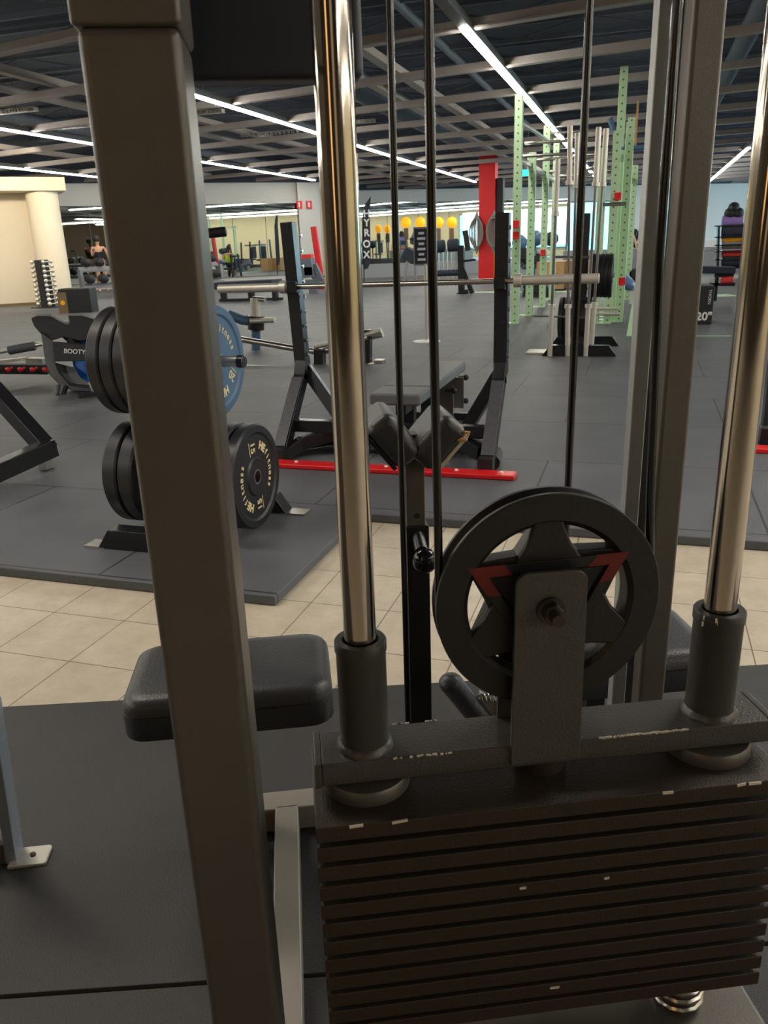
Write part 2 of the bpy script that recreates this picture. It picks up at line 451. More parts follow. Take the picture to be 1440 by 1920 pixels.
# mirrors
def wallpt(a, b, px, off=.0):
    """point of the vertical plane a-b met by the picture column px near the horizon"""
    a = Vector((*a, 0)); b = Vector((*b, 0)); d = (b-a).normalized(); n = Vector((d.y, -d.x, 0))
    r = ray(px, 460); t = ((a+n*off-CAM).dot(n))/r.dot(n); p = CAM+r*t; return Vector((p.x, p.y, 0)), n
WA, WB = (-19.6, 22.55), (-11.3, 29.5)
FA, FB = (-12.3, 34.5), (13, 50)
def mirror(a, b, px0, px1, z0, z1, label, seams):
    p, n = wallpt(a, b, px0, .06); q, _ = wallpt(a, b, px1, .06)
    d = (q-p); t = thing('wall_mirror_panel', label, 'mirror', p)
    m = MB(); m.add([p+Vector((0, 0, z0)), q+Vector((0, 0, z0)), q+Vector((0, 0, z1)), p+Vector((0, 0, z1))]+[v-n*.04 for v in
        (p+Vector((0, 0, z0)), q+Vector((0, 0, z0)), q+Vector((0, 0, z1)), p+Vector((0, 0, z1)))],
        [(0, 1, 2, 3), (4, 5, 6, 7), (0, 1, 5, 4), (1, 2, 6, 5), (2, 3, 7, 6), (3, 0, 4, 7)])
    m.obj('glass', 'mirror', t)
    m = MB()
    for i in range(1, seams): c = p+d*(i/seams); m.box(c+Vector((0, 0, (z0+z1)/2))+n*.004, (.012, .012, z1-z0))
    m.obj('seam', 'joist', t)
mirror(WA, WB, 101, 561, .25, 2.72, 'wide wall mirror on the left wall reflecting the hall', 7)
mirror(FA, FB, 668, 1060, .35, 2.9, 'wide wall mirror on the far wall behind the flag and red pillar', 7)

# windows with daylight
def window(nm, p, q, z0, z1, n):
    p = Vector(p); q = Vector(q); d = q-p; nr = Vector((-d.y, d.x, 0)).normalized()
    root = bpy.data.objects.new(nm, None); COL.objects.link(root); root.location = p; root['kind'] = 'structure'
    m = MB(); m.add([p+Vector((0, 0, z0)), q+Vector((0, 0, z0)), q+Vector((0, 0, z1)), p+Vector((0, 0, z1))], [(0, 1, 2, 3)])
    m.obj('pane', 'window', root)
    m = MB()
    for i in range(n+1):
        c = p+d*(i/n); m.bar(c+Vector((0, 0, z0)), c+Vector((0, 0, z1)), .07, .05)
    m.bar(p+Vector((0, 0, z0)), q+Vector((0, 0, z0)), .06, .07); m.bar(p+Vector((0, 0, z1)), q+Vector((0, 0, z1)), .06, .07)
    m.obj('window_frame', 'housing', root)
window('window_1', (12.93, 46, 0), (12.93, 20, 0), .6, 3.1, 12)
a, n = wallpt(FA, FB, 1062, .03); b, _ = wallpt(FA, FB, 1152, .03)
window('window_2', a, b, .35, 2.75, 3)

# cream soffit and round column at the left
CA, CB_ = Vector((-25, 7.37, 0)), Vector((-13.75, 18.13, 0))
d = (CB_-CA).normalized(); nn = Vector((d.y, -d.x, 0))
def wp(px, py, off):
    r_ = ray(px, py); tt = ((CA+nn*off-CAM).dot(nn))/r_.dot(nn); return CAM+r_*tt
e1_ = wp(124, 357, .9); sof_z = e1_.z; top_z = wp(124, 332, .9).z
q1 = Vector((e1_.x, e1_.y, 0)); q0 = q1-d*13
m = MB(); vs = [q0, q1, q1-nn*1.3, q0-nn*1.3]
m.add([v+Vector((0, 0, sof_z)) for v in vs]+[v+Vector((0, 0, top_z)) for v in vs], [(0, 1, 2, 3), (4, 5, 6, 7), (0, 1, 5, 4), (1, 2, 6, 5), (2, 3, 7, 6), (3, 0, 4, 7)])
trim(m, 'cream')
pc = wp(99, 500, .42); pc.z = 0; m = MB(); m.cyl(pc, pc+Vector((0, 0, sof_z+.02)), .37, n=32)
single(m, 'round_column', 'cream', 'round cream column at the left in front of the mirror wall', 'column', pc)
l = bpy.data.lights.new('column_spot', 'SPOT'); l.energy = 260; l.color = (1, .88, .66); l.spot_size = 1.9; l.shadow_soft_size = .1
o = bpy.data.objects.new('column_spot', l); o.location = (-12.9, 14.6, 3.1); COL.objects.link(o)
o.rotation_euler = (Vector((-15.5, 17.2, 1.2))-o.location).to_track_quat('-Z', 'Y').to_euler()
# baseboard
a = Vector((-25, 7.37, .05)); b = Vector((-13.75, 18.13, .05)); m = MB(); m.bar(a+Vector((.03, -.03, 0)), b+Vector((.03, -.03, 0)), .03, .1)
struct(m, 'baseboard_left', 'brown')
# grey pilaster at the end of the mirror wall
a, n = wallpt(WA, WB, 563, .1)
b, _ = wallpt(WA, WB, 602, .1); m = MB(); m.bar(Vector((a.x, a.y, 1.7)), Vector((b.x, b.y, 1.7)), .12, 3.4)
trim(m, 'wall_grey')

# ================================================================== THE WEIGHT MACHINE
R24 = math.radians(24)
O = A(675, 1190, .7); O.z = 0
MC = thing('weight_machine', 'pulley weight machine close up with stack, two chrome guide rods and big spoked pulley', 'gym machine', O, R24)
def part(mb, name, m, parent=MC, **k): return mb.obj(name, m, parent, local=True, **k)
CX = .167
# left upright
m = MB(); m.box((-.1305, -.013, .677), (.0635, .074, 1.354)); part(m, 'upright_post', 'frame', bevel=.007, seg=4)
m = MB(); m.box((-.1308, -.013, 1.62), (.068, .078, .534)); part(m, 'post_cap', 'frame', bevel=.004, seg=3)
# twin upright at the right (behind)
m = MB(); m.box((.4745, .41, 1.0), (.042, .03, 2.0)); part(m, 'rear_post', 'frame', bevel=.006, seg=3)
m = MB(); m.box((.446, .46, 1.0), (.023, .02, 2.0)); part(m, 'rear_post', 'post_grey', bevel=.003)
m = MB(); m.box((.472, .474, 1.0), (.034, .02, 2.0)); part(m, 'rear_gap_shade', 'blacksoft')  # dark box standing in for the shaded gap between the posts
m = MB(); m.box((.482, .43, .005), (.13, .16, .012)); part(m, 'foot_plate', 'frame', bevel=.002)
# top shroud
m = MB(); m.box((-.0775, .12, 1.60), (.219, .03, .500)); part(m, 'top_shroud', 'slate', bevel=.007, seg=3)
# top cross member beyond the picture, carries rods and cables
m = MB(); m.box((.17, .05, 1.90), (.68, .12, .06)); part(m, 'top_beam', 'frame', bevel=.006)
m = MB(); m.box((.17, .24, 1.97), (.68, .50, .06)); part(m, 'top_beam', 'frame', bevel=.006)
# guide rods
for x in (0, 2*CX):
    m = MB(); m.cyl((x, 0, .40), (x, 0, 1.88), .0143, n=48); part(m, 'guide_rod', 'chrome')
    # spring bumper
    pts = [(x+.024*math.cos(a*.5), .024*math.sin(a*.5), .415+.0009*a) for a in range(0, 84)]
    m = MB(); m.tube(pts, .0042, 8); part(m, 'spring', 'steel')
# base
m = MB(); m.box((.185, 0, .39), (.46, .10, .05)); part(m, 'base_beam', 'frame', bevel=.005)
for x in (.03, .38):
    m = MB(); m.box((x, 0, .18), (.06, .10, .37)); part(m, 'base_leg', 'frame', bevel=.005)
# weight stack
ztop = .744; pitch = .0212; nP = 12
for i in range(nP):
    z1 = ztop-i*pitch
    m = MB(); m.box((CX, 0, z1-.0080), (.435, .124, .0160)); wp = part(m, 'weight_plate', 'steel_paint', bevel=.0014)
    if i == 0:
        for x in (0, 2*CX):
            m = MB(); m.lathe([(.0, .0), (.041, .0), (.041, .010), (.039, .013), (.0, .013)], (x, 0, z1), n=48); m.obj('rubber_disc', 'frame', wp, local=True)
    if i in (0, 4, 10):
        m = MB()
        for q in ([(-.02, .012), (.018, .014), (.262, .01), (.332, .008), (.345, .012)] if i == 0 else ([(.13, .006), (.21, .005)] if i == 4 else [(.165, .009)])):
            m.box((q[0]+.005, -.0622, z1-.001-(0 if i == 0 else .004)), (q[1], .0014, .0024), mtx=Matrix.Rotation(random.uniform(-.15, .15), 4, 'Y'))
        m.obj('paint_chip', 'chip', wp, local=True)
m = MB(); m.box((CX, .01, .495-.006), (.40, .08, .012)); part(m, 'stack_foot', 'silver', bevel=.002)
m = MB(); m.cyl((CX, -.0, .43), (CX, 0, .78), .011); part(m, 'selector_rod', 'steel')
# carriage bar
m = MB(); m.box((.1705, 0, .7705), (.424, .052, .0235)); CB = part(m, 'carriage_bar', 'carriage', bevel=.0016)
for x in (-.0445, .3855):
    m = MB(); m.box((x, 0, .7705), (.006, .0535, .0252)); m.obj('end_plate', 'carriage', CB, local=True, bevel=.001)
m = MB(); m.cyl((CX, 0, .744), (CX, 0, .76), .024, n=32); part(m, 'head_boss', 'steel_paint')
chips = MB()
rr = random.Random(3)
for (x0, x1, n_) in ((.045, .075, 9), (.215, .30, 46), (.02, .04, 3)):
    for i in range(n_):
        x = x0+(x1-x0)*(i+rr.random())/n_; chips.box((x, -.0261, .7822-rr.random()*.0008), (.0012+rr.random()*.0036, .0013, .0006+rr.random()*.0012), mtx=Matrix.Rotation(rr.uniform(-.5, .5), 4, 'Y'))
for i in range(8):
    x = .03+.05*rr.random(); chips.box((x, .0262, .7822), (.0025+rr.random()*.003, .0012, .001))
chips.obj('paint_chip', 'chip', CB, local=True)
for x in (0, 2*CX):
    m = MB(); m.lathe([(.0158, .0), (.0222, .0), (.0222, .098), (.0232, .0985), (.0232, .107), (.0222, .1085), (.0162, .1085), (.0158, .106)], (x, 0, .7823), n=48, ring=True)
    sl = part(m, 'rod_sleeve', 'sleeve')
    m = MB(); m.lathe([(.022, 0), (.0262, 0), (.0258, .003), (.0225, .0068)], (x, 0, .7823), n=40); m.obj('weld', 'carriage', sl, local=True)
m = MB()
for a_, b_ in ((-.0205, .888), (-.0212, .882), (-.0135, .8885), (-.0120, .8862)): m.box((2*CX+a_, -.0105 if a_ < -.015 else -.019, b_), (.0012, .0014, .0042))
m.obj('paint_chip', 'chip', sl, local=True)
# pulley bracket: two plates
def bracket(y):
    m = MB(); w_ = .0325; zt = .9535; zb = .764 if y < 0 else .782; r = .012
    pts = [(-w_, zb), (w_, zb), (w_, .80), (w_-.001, zt-r)]
    for i in range(1, 7): a = PI/2*i/6; pts.append((w_-.001-r+r*math.cos(a), zt-r+r*math.sin(a)))
    for i in range(0, 7): a = PI/2+PI/2*i/6; pts.append((-w_+.001+r+r*math.cos(a), zt-r+r*math.sin(a)))
    m.prism(pts, (.163, y, 0), (1, 0, 0), (0, 0, 1), (0, .005, 0))
    return part(m, 'pulley_bracket', 'carriage', bevel=.001)
bf = bracket(-.0295); bracket(.0205)
PZ = .916; PC = Vector((CX, 0, PZ)); PR = .1005
m = MB(); m.lathe([(PR-.0005, -.0125), (PR+.0003, -.0115), (PR+.0003, -.0075), (PR-.0075, -.001), (PR-.0075, .001), (PR+.0003, .0075), (PR+.0003, .0115), (PR-.0005, .0125),
                   (.077, .0125), (.0725, .0085), (.0725, -.0085), (.077, -.0125)], PC, axis=(0, 1, 0), n=96, ring=True)
PU = part(m, 'pulley', 'pulley', ang=30)
def starpts(ro, ri, rot):
    out = []
    for i in range(6):
        a = rot+i*PI/3; out.append((ro*math.cos(a), ro*math.sin(a))); a += PI/6; out.append((ri*math.cos(a), ri*math.sin(a)))
    return out
rot = math.radians(92)
m = MB(); m.prism(starpts(.085, .0530, rot), PC+Vector((0, -.008, 0)), (1, 0, 0), (0, 0, 1), (0, .018, 0))
m.obj('star_web', 'pulley', PU, local=True, bevel=.0012)
# tapering rounded spokes at top, lower left, lower right
for i in (0, 2, 4):
    a = rot+i*PI/3; c, s_ = math.cos(a), math.sin(a); u = Vector((c, 0, s_)); v = Vector((-s_, 0, c))
    m = MB(); m.prism([(.030, -.036), (.055, -.020), (.074, -.013), (.0825, -.022), (.0825, .022), (.074, .013), (.055, .020), (.030, .036)], PC+Vector((0, -.0115, 0)), u, v, (0, .007, 0))
    m.obj('spoke', 'pulley', PU, local=True, bevel=.0025, seg=3)
# raised triangle pointing down with red tips
tri = [rot+PI/3, rot+PI, rot+5*PI/3]
tp = [Vector((math.cos(a), math.sin(a))) for a in tri]
m = MB()
for i in range(3):
    a = tp[i]*.082; b = tp[(i+1) % 3]*.082; ai = tp[i]*.062; bi = tp[(i+1) % 3]*.062
    m.prism([a.to_tuple(), b.to_tuple(), bi.to_tuple(), ai.to_tuple()], PC+Vector((0, -.0125, 0)), (1, 0, 0), (0, 0, 1), (0, .008, 0))
m.obj('triangle_rib', 'pulley', PU, local=True, bevel=.0008)
for i in (0, 2):
    t = tp[i]; o1 = tp[(i+1) % 3]; o2 = tp[(i+2) % 3]
    a = t*.0825
    def L(p, q, f): return p+(q-p)*f
    oa, ob = o1*.082, o2*.082; ia, ib, ic = t*.062, o1*.062, o2*.062
    lg = .22 if i == 0 else .20
    pts = [a, L(a, oa, lg), L(ia, ib, lg*.9), ia*1.0, L(ia, ic, lg*.9), L(a, ob, lg)]
    m = MB(); m.prism([tuple(p) for p in pts], PC+Vector((0, -.0129, 0)), (1, 0, 0), (0, 0, 1), (0, .0012, 0))
    m.obj('red_tip', 'pulley_red', PU, local=True)
m = MB(); m.prism([tuple(p*.0575) for p in tp], PC+Vector((0, -.0095, 0)), (1, 0, 0), (0, 0, 1), (0, .0025, 0)); m.obj('recess', 'blacksoft', PU, local=True)
m = MB(); m.cyl(PC+Vector((0, -.018, 0)), PC+Vector((0, .018, 0)), .022, n=32); m.obj('hub', 'pulley', PU, local=True)
# bolt
bz = Vector((.1625, 0, PZ+.002))
m = MB(); m.lathe([(0, -.033), (.0125, -.033), (.0125, -.0315), (.0125, -.0295), (0, -.0295)], bz, axis=(0, 1, 0), n=32)
bo = part(m, 'bolt', 'brass')
m = MB(); m.prism([(.0088*math.cos(i*PI/3+.3), .0102*math.sin(i*PI/3+.3)) for i in range(6)], bz+Vector((0, -.041, 0)), (1, 0, 0), (0, 0, 1), (0, .009, 0)); m.obj('nut', 'brass', bo, local=True, bevel=.0008)
m = MB(); m.cyl(bz+Vector((0, -.052, 0)), bz+Vector((0, -.03, 0)), .0058, n=20); m.obj('thread', 'brass', bo, local=True)
# cables
m = MB(); m.tube([(.067, 0, 1.87), (.0685, 0, 1.2), (.0708, 0, .98), (CX-PR+.0045, 0, .93)], .0038, 14)
for i in range(1, 24): pass
part(m, 'cable', 'cable')
arc = [(CX+(PR-.0045)*math.cos(a), 0, PZ+(PR-.0045)*math.sin(a)) for a in [PI+PI*i/36 for i in range(37)]]
m = MB(); m.tube([(CX-PR+.0045, 0, .935)]+arc+[(CX+PR-.0045, 0, .935), (.258, 0, 1.0), (.250, 0, 1.2), (.247, 0, 1.87)], .0038, 14); part(m, 'cable', 'cable')
m = MB(); m.cyl((.0605, .15, .05), (.0605, .15, 1.94), .0034, n=14); part(m, 'cable', 'cable')
m = MB(); m.cyl((.2685, .24, .05), (.271, .24, 1.94), .0042, n=14); part(m, 'cable', 'cable')
# rear floor frame of the machine
m = MB(); m.box((.17, .84, .045), (.76, .06, .06)); part(m, 'floor_beam', 'beam_steel', bevel=.004)
m = MB(); m.box((-.122, .33, .045), (.050, .98, .06)); part(m, 'floor_beam', 'beam_steel', bevel=.004)
m = MB(); m.box((.42, .42, .045), (.055, .80, .06)); part(m, 'floor_beam', 'beam_steel', bevel=.004)
# two seat pads
for cx in (-.203, .546):
    m = MB()
    def rrect(w_, d_, r, n=6):
        out = []
        for (sx, sy, a0) in ((1, 1, 0), (-1, 1, 90), (-1, -1, 180), (1, -1, 270)):
            for i in range(n+1):
                a = math.radians(a0+90*i/n); out.append((sx*(w_/2-r)+r*math.cos(a), sy*(d_/2-r)+r*math.sin(a)))
        return out
    lv = [(.385, .012), (.379, .006), (.383, 0), (.428, 0), (.4295, .003), (.431, 0), (.446, .002), (.455, .007), (.4605, .016), (.4625, .034)]
    rings = []
    for z, ins in lv:
        rings.append([m.bm.verts.new((cx+x, .76+y, z)) for x, y in rrect(.384-2*ins, .236-2*ins, .045-min(ins, .03)*.6)])
    for a, b in zip(rings, rings[1:]):
        for j in range(len(a)): m.bm.faces.new((a[j], a[(j+1) % len(a)], b[(j+1) % len(a)], b[j]))
    m.bm.faces.new(rings[0][::-1]); m.bm.faces.new(rings[-1])
    sp_ = part(m, 'seat_pad', 'vinyl', ang=60)
    m = MB(); m.box((cx, .76, .378), (.29, .15, .012)); m.obj('seat_board', 'black', sp_, local=True)
    m = MB(); m.box((cx+(-.01 if cx < 0 else .0), .80, .21), (.04, .04, .34)); part(m, 'seat_post', 'black', bevel=.003)
# centre post with the V pads
UX, UY = .176, .85
m = MB(); m.box((UX, UY, .355), (.050, .050, .675)); part(m, 'centre_post', 'black', bevel=.003)
m = MB(); m.box((UX, UY, .74), (.038, .038, .27)); cp = part(m, 'sliding_post', 'frame', bevel=.003)
m = MB(); m.cyl((UX+.002, UY-.0205, .712), (UX+.002, UY-.0185, .712), .005, n=16); m.obj('hole', 'blacksoft', cp, local=True)
m = MB(); m.cyl((UX+.004, UY-.055, .652), (UX+.002, UY-.02, .672), .013, n=16); kn = part(m, 'pop_pin', 'black')
m = MB(); m.ball((UX+.008, UY-.072, .638), .0245, (1, .8, 1.05), 24); m.obj('knob', 'cable', kn, local=True)
for sx in (-1, 1):
    c = Vector((UX+(-.045 if sx < 0 else .038), UY-.005, .877 if sx < 0 else .868)); tl = math.radians(52 if sx < 0 else 48)
    mt = Matrix.Translation(c) @ Matrix.Rotation(-sx*tl, 4, 'Y')
    # slab: long axis up the arm of the V
    m = MB(); m.box((0, 0, 0), (.104, .15, .058))
    bmesh.ops.transform(m.bm, matrix=mt, verts=m.bm.verts)
    vp = part(m, 'v_pad', 'vinyl', bevel=.019, seg=5)
    nrm = mt.to_3x3() @ Vector((0, 0, -1))
    m = MB(); m.box((0, 0, -.0325), (.088, .13, .008)); bmesh.ops.transform(m.bm, matrix=mt, verts=m.bm.verts)
    m.obj('backing_board', 'plywood' if sx > 0 else 'black', vp, local=True, bevel=.002)
    m = MB(); m.bar(tuple(c+nrm*.03), (UX, UY, .80), .03, .006); m.obj('bracket', 'frame', vp, local=True)
    if sx > 0:
        m = MB()
        rq_ = random.Random(5)
        for k_ in range(16):
            q = (.030+rq_.random()*.022, -.076+rq_.random()*.012+(k_ % 3 == 0)*.05, -.024-rq_.random()*.005); m.ball(mt @ Vector(q), .002+.0035*rq_.random(), (1.4, 1, .8), 7)
        m.obj('torn_foam', 'foam', vp, local=True)
        m = MB(); m.cyl(mt @ Vector((.02, -.03, -.0375)), mt @ Vector((.02, -.03, -.036)), .008, n=16); m.obj('bolt', 'pulley_red', vp, local=True)
# grip handle with spring under the pulley
g0 = Vector((.140, .30, .655)); g1 = Vector((.195, .265, .585))
m = MB(); m.tube([g0, g0+(g1-g0)*.1, g0+(g1-g0)*.2, g1], .0155, 20); ends = part(m, 'lever_grip', 'vinyl')
m = MB(); m.ball(g0, .0172, (1, 1, .8), 16); m.obj('grip_end', 'vinyl', ends, local=True)
pts = [(.176+.0006*a, .285+.006*math.cos(a*.7), .636+.006*math.sin(a*.7)) for a in range(0, 90)]
m = MB(); m.tube(pts, .0012, 6); part(m, 'lever_spring', 'steel')
m = MB(); m.prism([(0, 0), (.045, 0), (.05, .02), (.02, .035), (0, .05)], (.178, .29, .592), (1, 0, 0), (0, 0, 1), (0, .01, 0)); part(m, 'lever_plate', 'silver', bevel=.002)
m = MB(); m.box((.235, .30, .34), (.05, .05, .62)); part(m, 'lever_post', 'black', bevel=.003)
m = MB(); m.box((.29, .33, .70), (.07, .06, .05)); m.box((.29, .33, .35), (.04, .04, .66)); part(m, 'lever_block', 'blacksoft', bevel=.003)

# near mat under the machine
a = P(0, 1325, .012); b = P(1440, 1245, .012); d = (b-a).normalized(); n = Vector((d.y, -d.x, 0))
a2 = a-d*2; b2 = b+d*1.2
c1 = P(-40, 1868, .012); dep = (c1-a).dot(n)
def quadmat(p, q, n_, w0, w1, th):
    m = MB(); vs = [p+n_*w0, q+n_*w0, q+n_*w1, p+n_*w1]; vs = [Vector((v.x, v.y, 0)) for v in vs]
    m.add(vs+[v+Vector((0, 0, th)) for v in vs], [(0, 1, 2, 3), (4, 5, 6, 7), (0, 1, 5, 4), (1, 2, 6, 5), (2, 3, 7, 6), (3, 0, 4, 7)]); return m
m = quadmat(a2, b2, n, 0, dep, .012)
single(m, 'rubber_mat', 'nearmat', 'black rubber mat on the tiles beneath the pulley machine', 'mat', Vector((a.x, a.y, 0)), bevel=.002)
m = quadmat(a2, b2, n, dep+.008, dep+1.5, .012)
single(m, 'rubber_mat', 'nearmat', 'black rubber mat at the bottom edge, nearest the viewer', 'mat', Vector((c1.x, c1.y, 0)), bevel=.002)

# neighbouring machine foot at the left edge
fp = P(62, 1603, .02)
t = thing('machine_leg', 'slanting grey steel machine leg with bolted foot plate at the left edge', 'gym machine', Vector((fp.x, fp.y, .012)))
ft = Vector((fp.x, fp.y, .012)); top = P(-18, 1330, .30)
u = Vector((math.cos(R24), math.sin(R24), 0)); v = Vector((-math.sin(R24), math.cos(R24), 0))
m = MB(); m.prism([(-.045, -.028), (.028, -.028), (.033, -.023), (.033, .023), (.028, .028), (-.045, .028)], ft, u, v, (0, 0, .008)); m.obj('foot_plate', 'silver', t, bevel=.002)
m = MB(); m.cyl(ft+Vector((0, 0, .008)), ft+Vector((0, 0, .0115)), .006, n=12); m.obj('bolt', 'brass', t)
bs = ft-u*.05
bs = P(28, 1604, .012); tp_ = XY(-16, 1320, bs.y-.02)
m = MB(); m.bar(bs, tp_, .05, .022, upv=tuple(u)); m.obj('leg', 'leg_grey', t, bevel=.003)
m = MB(); m.bar(bs-u*.03+Vector((0, 0, .13)), bs-u*.20+Vector((0, 0, .02)), .05, .02); m.obj('brace', 'leg_grey', t, bevel=.003)
m = MB(); m.bar(bs-u*.4+Vector((0, 0, .025)), bs+Vector((0, 0, .025)), .05, .05); m.obj('base_rail', 'frame', t, bevel=.003)

# ================================================================== PLATES AND THEIR TREE
PY = 2.93; Z1, Z2 = .30, .785
tc0 = Vector((-1.845, 2.945, T))
t = thing('plate_tree', 'black weight plate tree behind the left post holding bumper plates', 'weight rack', tc0)
m = MB(); m.box((tc0.x, 2.945, T+.50), (.08, .07, 1.0)); m.obj('post', 'black', t, bevel=.005)
for y in (2.66, 3.24):
    sgn = -1
    m = MB()
    rr_ = .33 if y > 3 else .12
    m.prism([(-.28, 0), (rr_, 0), (rr_-.06, .085), (-.22, .085)], (tc0.x, y-.04, T), (1, 0, 0), (0, 0, 1), (0, .08, 0)); m.obj('foot', 'black', t, bevel=.003)
    m = MB(); m.box((tc0.x-.30, y, T+.003), (.10, .08, .006)); m.obj('foot_plate', 'steel', t)
    if y > 3: m = MB(); m.box((tc0.x+.36, y, T+.003), (.12, .08, .006)); m.obj('foot_plate', 'steel', t)
m = MB(); m.bar((tc0.x, 2.66, T+.06), (tc0.x, 3.24, T+.06), .07, .07); m.obj('rail', 'black', t)
for z in (Z1, Z2):
    m = MB(); m.cyl((tc0.x-(.30 if z == Z1 else .28), PY, z), (tc0.x+(.24 if z == Z1 else .322), PY, z), .0235, n=24); pg = m.obj('peg', 'steel', t)
m = MB(); m.lathe([(0, 0), (.02, 0), (.0255, -.006), (.0255, -.03)], (tc0.x+.325, PY, Z2), axis=(1, 0, 0), n=24); m.obj('peg_cap', 'black', t)

def arcword(mb, word, r, a0, step, size, xface, c, bold=0):
    for i, ch in enumerate(word):
        a = math.radians(a0+step*i)
        me = glyphs(ch, size, .0008, bold)
        # local text x->Y, y->Z, z->X ; top outward
        mt = Matrix(((0, 0, 1, 0), (1, 0, 0, 0), (0, 1, 0, 0), (0, 0, 0, 1)))
        rt = Matrix.Rotation(a-PI/2, 4, 'X')
        mb.mesh(me, Matrix.Translation((xface, c[1]+r*math.cos(a), c[2]+r*math.sin(a))) @ rt @ mt)
def bumper(x, y, z, th, m_, label, num=None, rotdeg=0, group='bumper plates on the plate tree', R=.225, name='bumper_plate'):
    t = thing(name, label, 'weight plate', (x, y, z), group=group)
    h = th/2
    m = MB(); m.lathe([(.026, -h), (.075, -h), (.08, -h+.006), (R-.045, -h+.006), (R-.035, -h), (R-.008, -h), (R, -h+.008), (R, h-.008), (R-.008, h), (R-.035, h), (R-.045, h-.007),
                       (.085, h-.007), (.078, h), (.026, h)], (x, y, z), axis=(1, 0, 0), n=72, ring=True)
    m.obj('disc', m_, t, ang=30)
    m = MB(); m.lathe([(.0255, -h-.001), (.033, -h-.001), (.033, h+.001), (.0255, h+.001)], (x, y, z), axis=(1, 0, 0), n=32, ring=True); m.obj('hub_ring', 'steel', t)
    if num:
        m = MB(); c = (x, y, z); xf = x+h-.0062
        for w0 in (62+rotdeg, 242+rotdeg):
            arcword(m, 'HE', .135, w0, -12.5, .047, xf, c, .0022)
            arcword(m, 'fitness', .135, w0-25, -11.2, .043, xf, c, .0006)
        for aa, k_ in ((96+rotdeg, -1), (-84+rotdeg, 1)):
            a = math.radians(aa); me = glyphs(num, .052, .0008, .0008)
            mt = Matrix(((0, 0, 1, 0), (1, 0, 0, 0), (0, 1, 0, 0), (0, 0, 0, 1)))
            pc_ = Matrix.Translation((xf, y+.128*math.cos(a), z+.128*math.sin(a)))
            m.mesh(me, pc_ @ Matrix.Rotation(math.radians(rotdeg-90 if k_ < 0 else rotdeg+90), 4, 'X') @ mt)
            cc = Vector((xf, y+.128*math.cos(a), z+.128*math.sin(a))); tv = Vector((0, -math.sin(a), math.cos(a))); rv = Vector((0, math.cos(a), math.sin(a)))
            m.bar(cc+tv*.029-rv*.030, cc+tv*.029+rv*.030, .0016, .0038, upv=tuple(tv))
        m.obj('lettering', 'gold_text', t)
    return t
bumper(-1.535, PY, Z1, .055, 'bumper', 'black 15 bumper plate with cream lettering, outermost on the low right peg', '15', 0)
bumper(-1.600, PY, Z1, .055, 'bumper', 'black bumper plate directly behind the lettered 15 plate')
bumper(-1.662, PY, Z2, .055, 'slate_tint', '20 bumper plate on the upper right peg, window reflection painted as slate blue', '20', 48)  # slate blue puts the window's reflection into the plate's colour
for i in range(3):
    bumper(-2.090+.063*i, PY, Z2, .06, 'bumper', ['black bumper plate, outermost on the upper left peg', 'black bumper plate in the middle of the upper left peg', 'black bumper plate on the upper left peg nearest the tree post'][i])
for i in range(2):
    bumper(-2.09+.075*i, PY, Z1, .07, 'bumper', ['black bumper plate, outer one on the low left peg', 'black bumper plate on the low left peg, inner one'][i])

# ================================================================== BENCH RACK WITH BARBELL
t = thing('squat_rack', 'black bench press rack with two perforated uprights on a red floor bar', 'gym rack', (-1.34, 4.3, T))
def polybar(mb, pts, w_, h_, upv=(0, 0, 1)):
    for p, q in zip(pts, pts[1:]):
        p = Vector(p); q = Vector(q); d = (q-p).normalized(); mb.bar(p-d*h_*.25, q+d*h_*.25, w_, h_, upv)
    return mb
for X, yf_, label in ((-1.945, 4.5, 'l'), (-.735, 4.53, 'r')):
    xt = X-.035 if label == 'l' else X
    m = MB(); m.bar((X, 4.5, .50), (xt, 4.5, 1.355), .075, .075, upv=(0, 1, 0)); up_ = m.obj('upright', 'black', t, bevel=.004)
    for k_ in range(9):
        m = MB(); m.cyl((X+.0345, 4.5, .60+k_*.085), (X+.045, 4.5, .60+k_*.085), .011, n=12); m.obj('bolt', 'steel', up_)
    m = MB(); polybar(m, [(X, 4.09, T+.02), (X, 4.46, .47), (X, 4.50, .56)], .075, .07, (1, 0, 0)); lg_ = m.obj('front_leg', 'black', t, bevel=.004)
    m = MB(); d_ = Vector((0, .37, .45)).normalized(); nr_ = Vector((0, -d_.z, d_.y))
    p_ = Vector((X, 4.11, T+.07))+nr_*.036; q_ = Vector((X, 4.43, .455))+nr_*.036; m.bar(p_, q_, .068, .002, upv=tuple(nr_)); m.obj('scuff_guard', 'black_scuffed', lg_)
    m = MB(); m.bar((X, 4.53, .52), (X+(.37 if label == 'l' else -.24), 4.40, .09), .07, .07, (1, 0, 0)); m.obj('rear_leg', 'black', t, bevel=.004)
    m = MB(); m.box((X, 4.44, .975), (.06, .07, .018)); m.box((X, 4.41, 1.0), (.06, .014, .06)); m.obj('bar_hook', 'black', t, bevel=.002)
    m = MB(); m.box((X, 4.07, T+.05), (.082, .085, .075)); m.obj('foot_sleeve', 'blacksoft', t, bevel=.003)
m = MB(); m.bar((-1.93, 4.27, .215), (-.76, 4.27, .215), .06, .07); m.obj('crossbar', 'black', t, bevel=.003)
m = MB(); polybar(m, [(-1.93, 4.12, .07), (-1.86, 4.2, .12), (-1.7, 4.3, .16), (-1.35, 4.32, .165), (-.95, 4.3, .16), (-.80, 4.2, .12)], .06, .075); m.obj('curved_brace', 'black', t, bevel=.004)
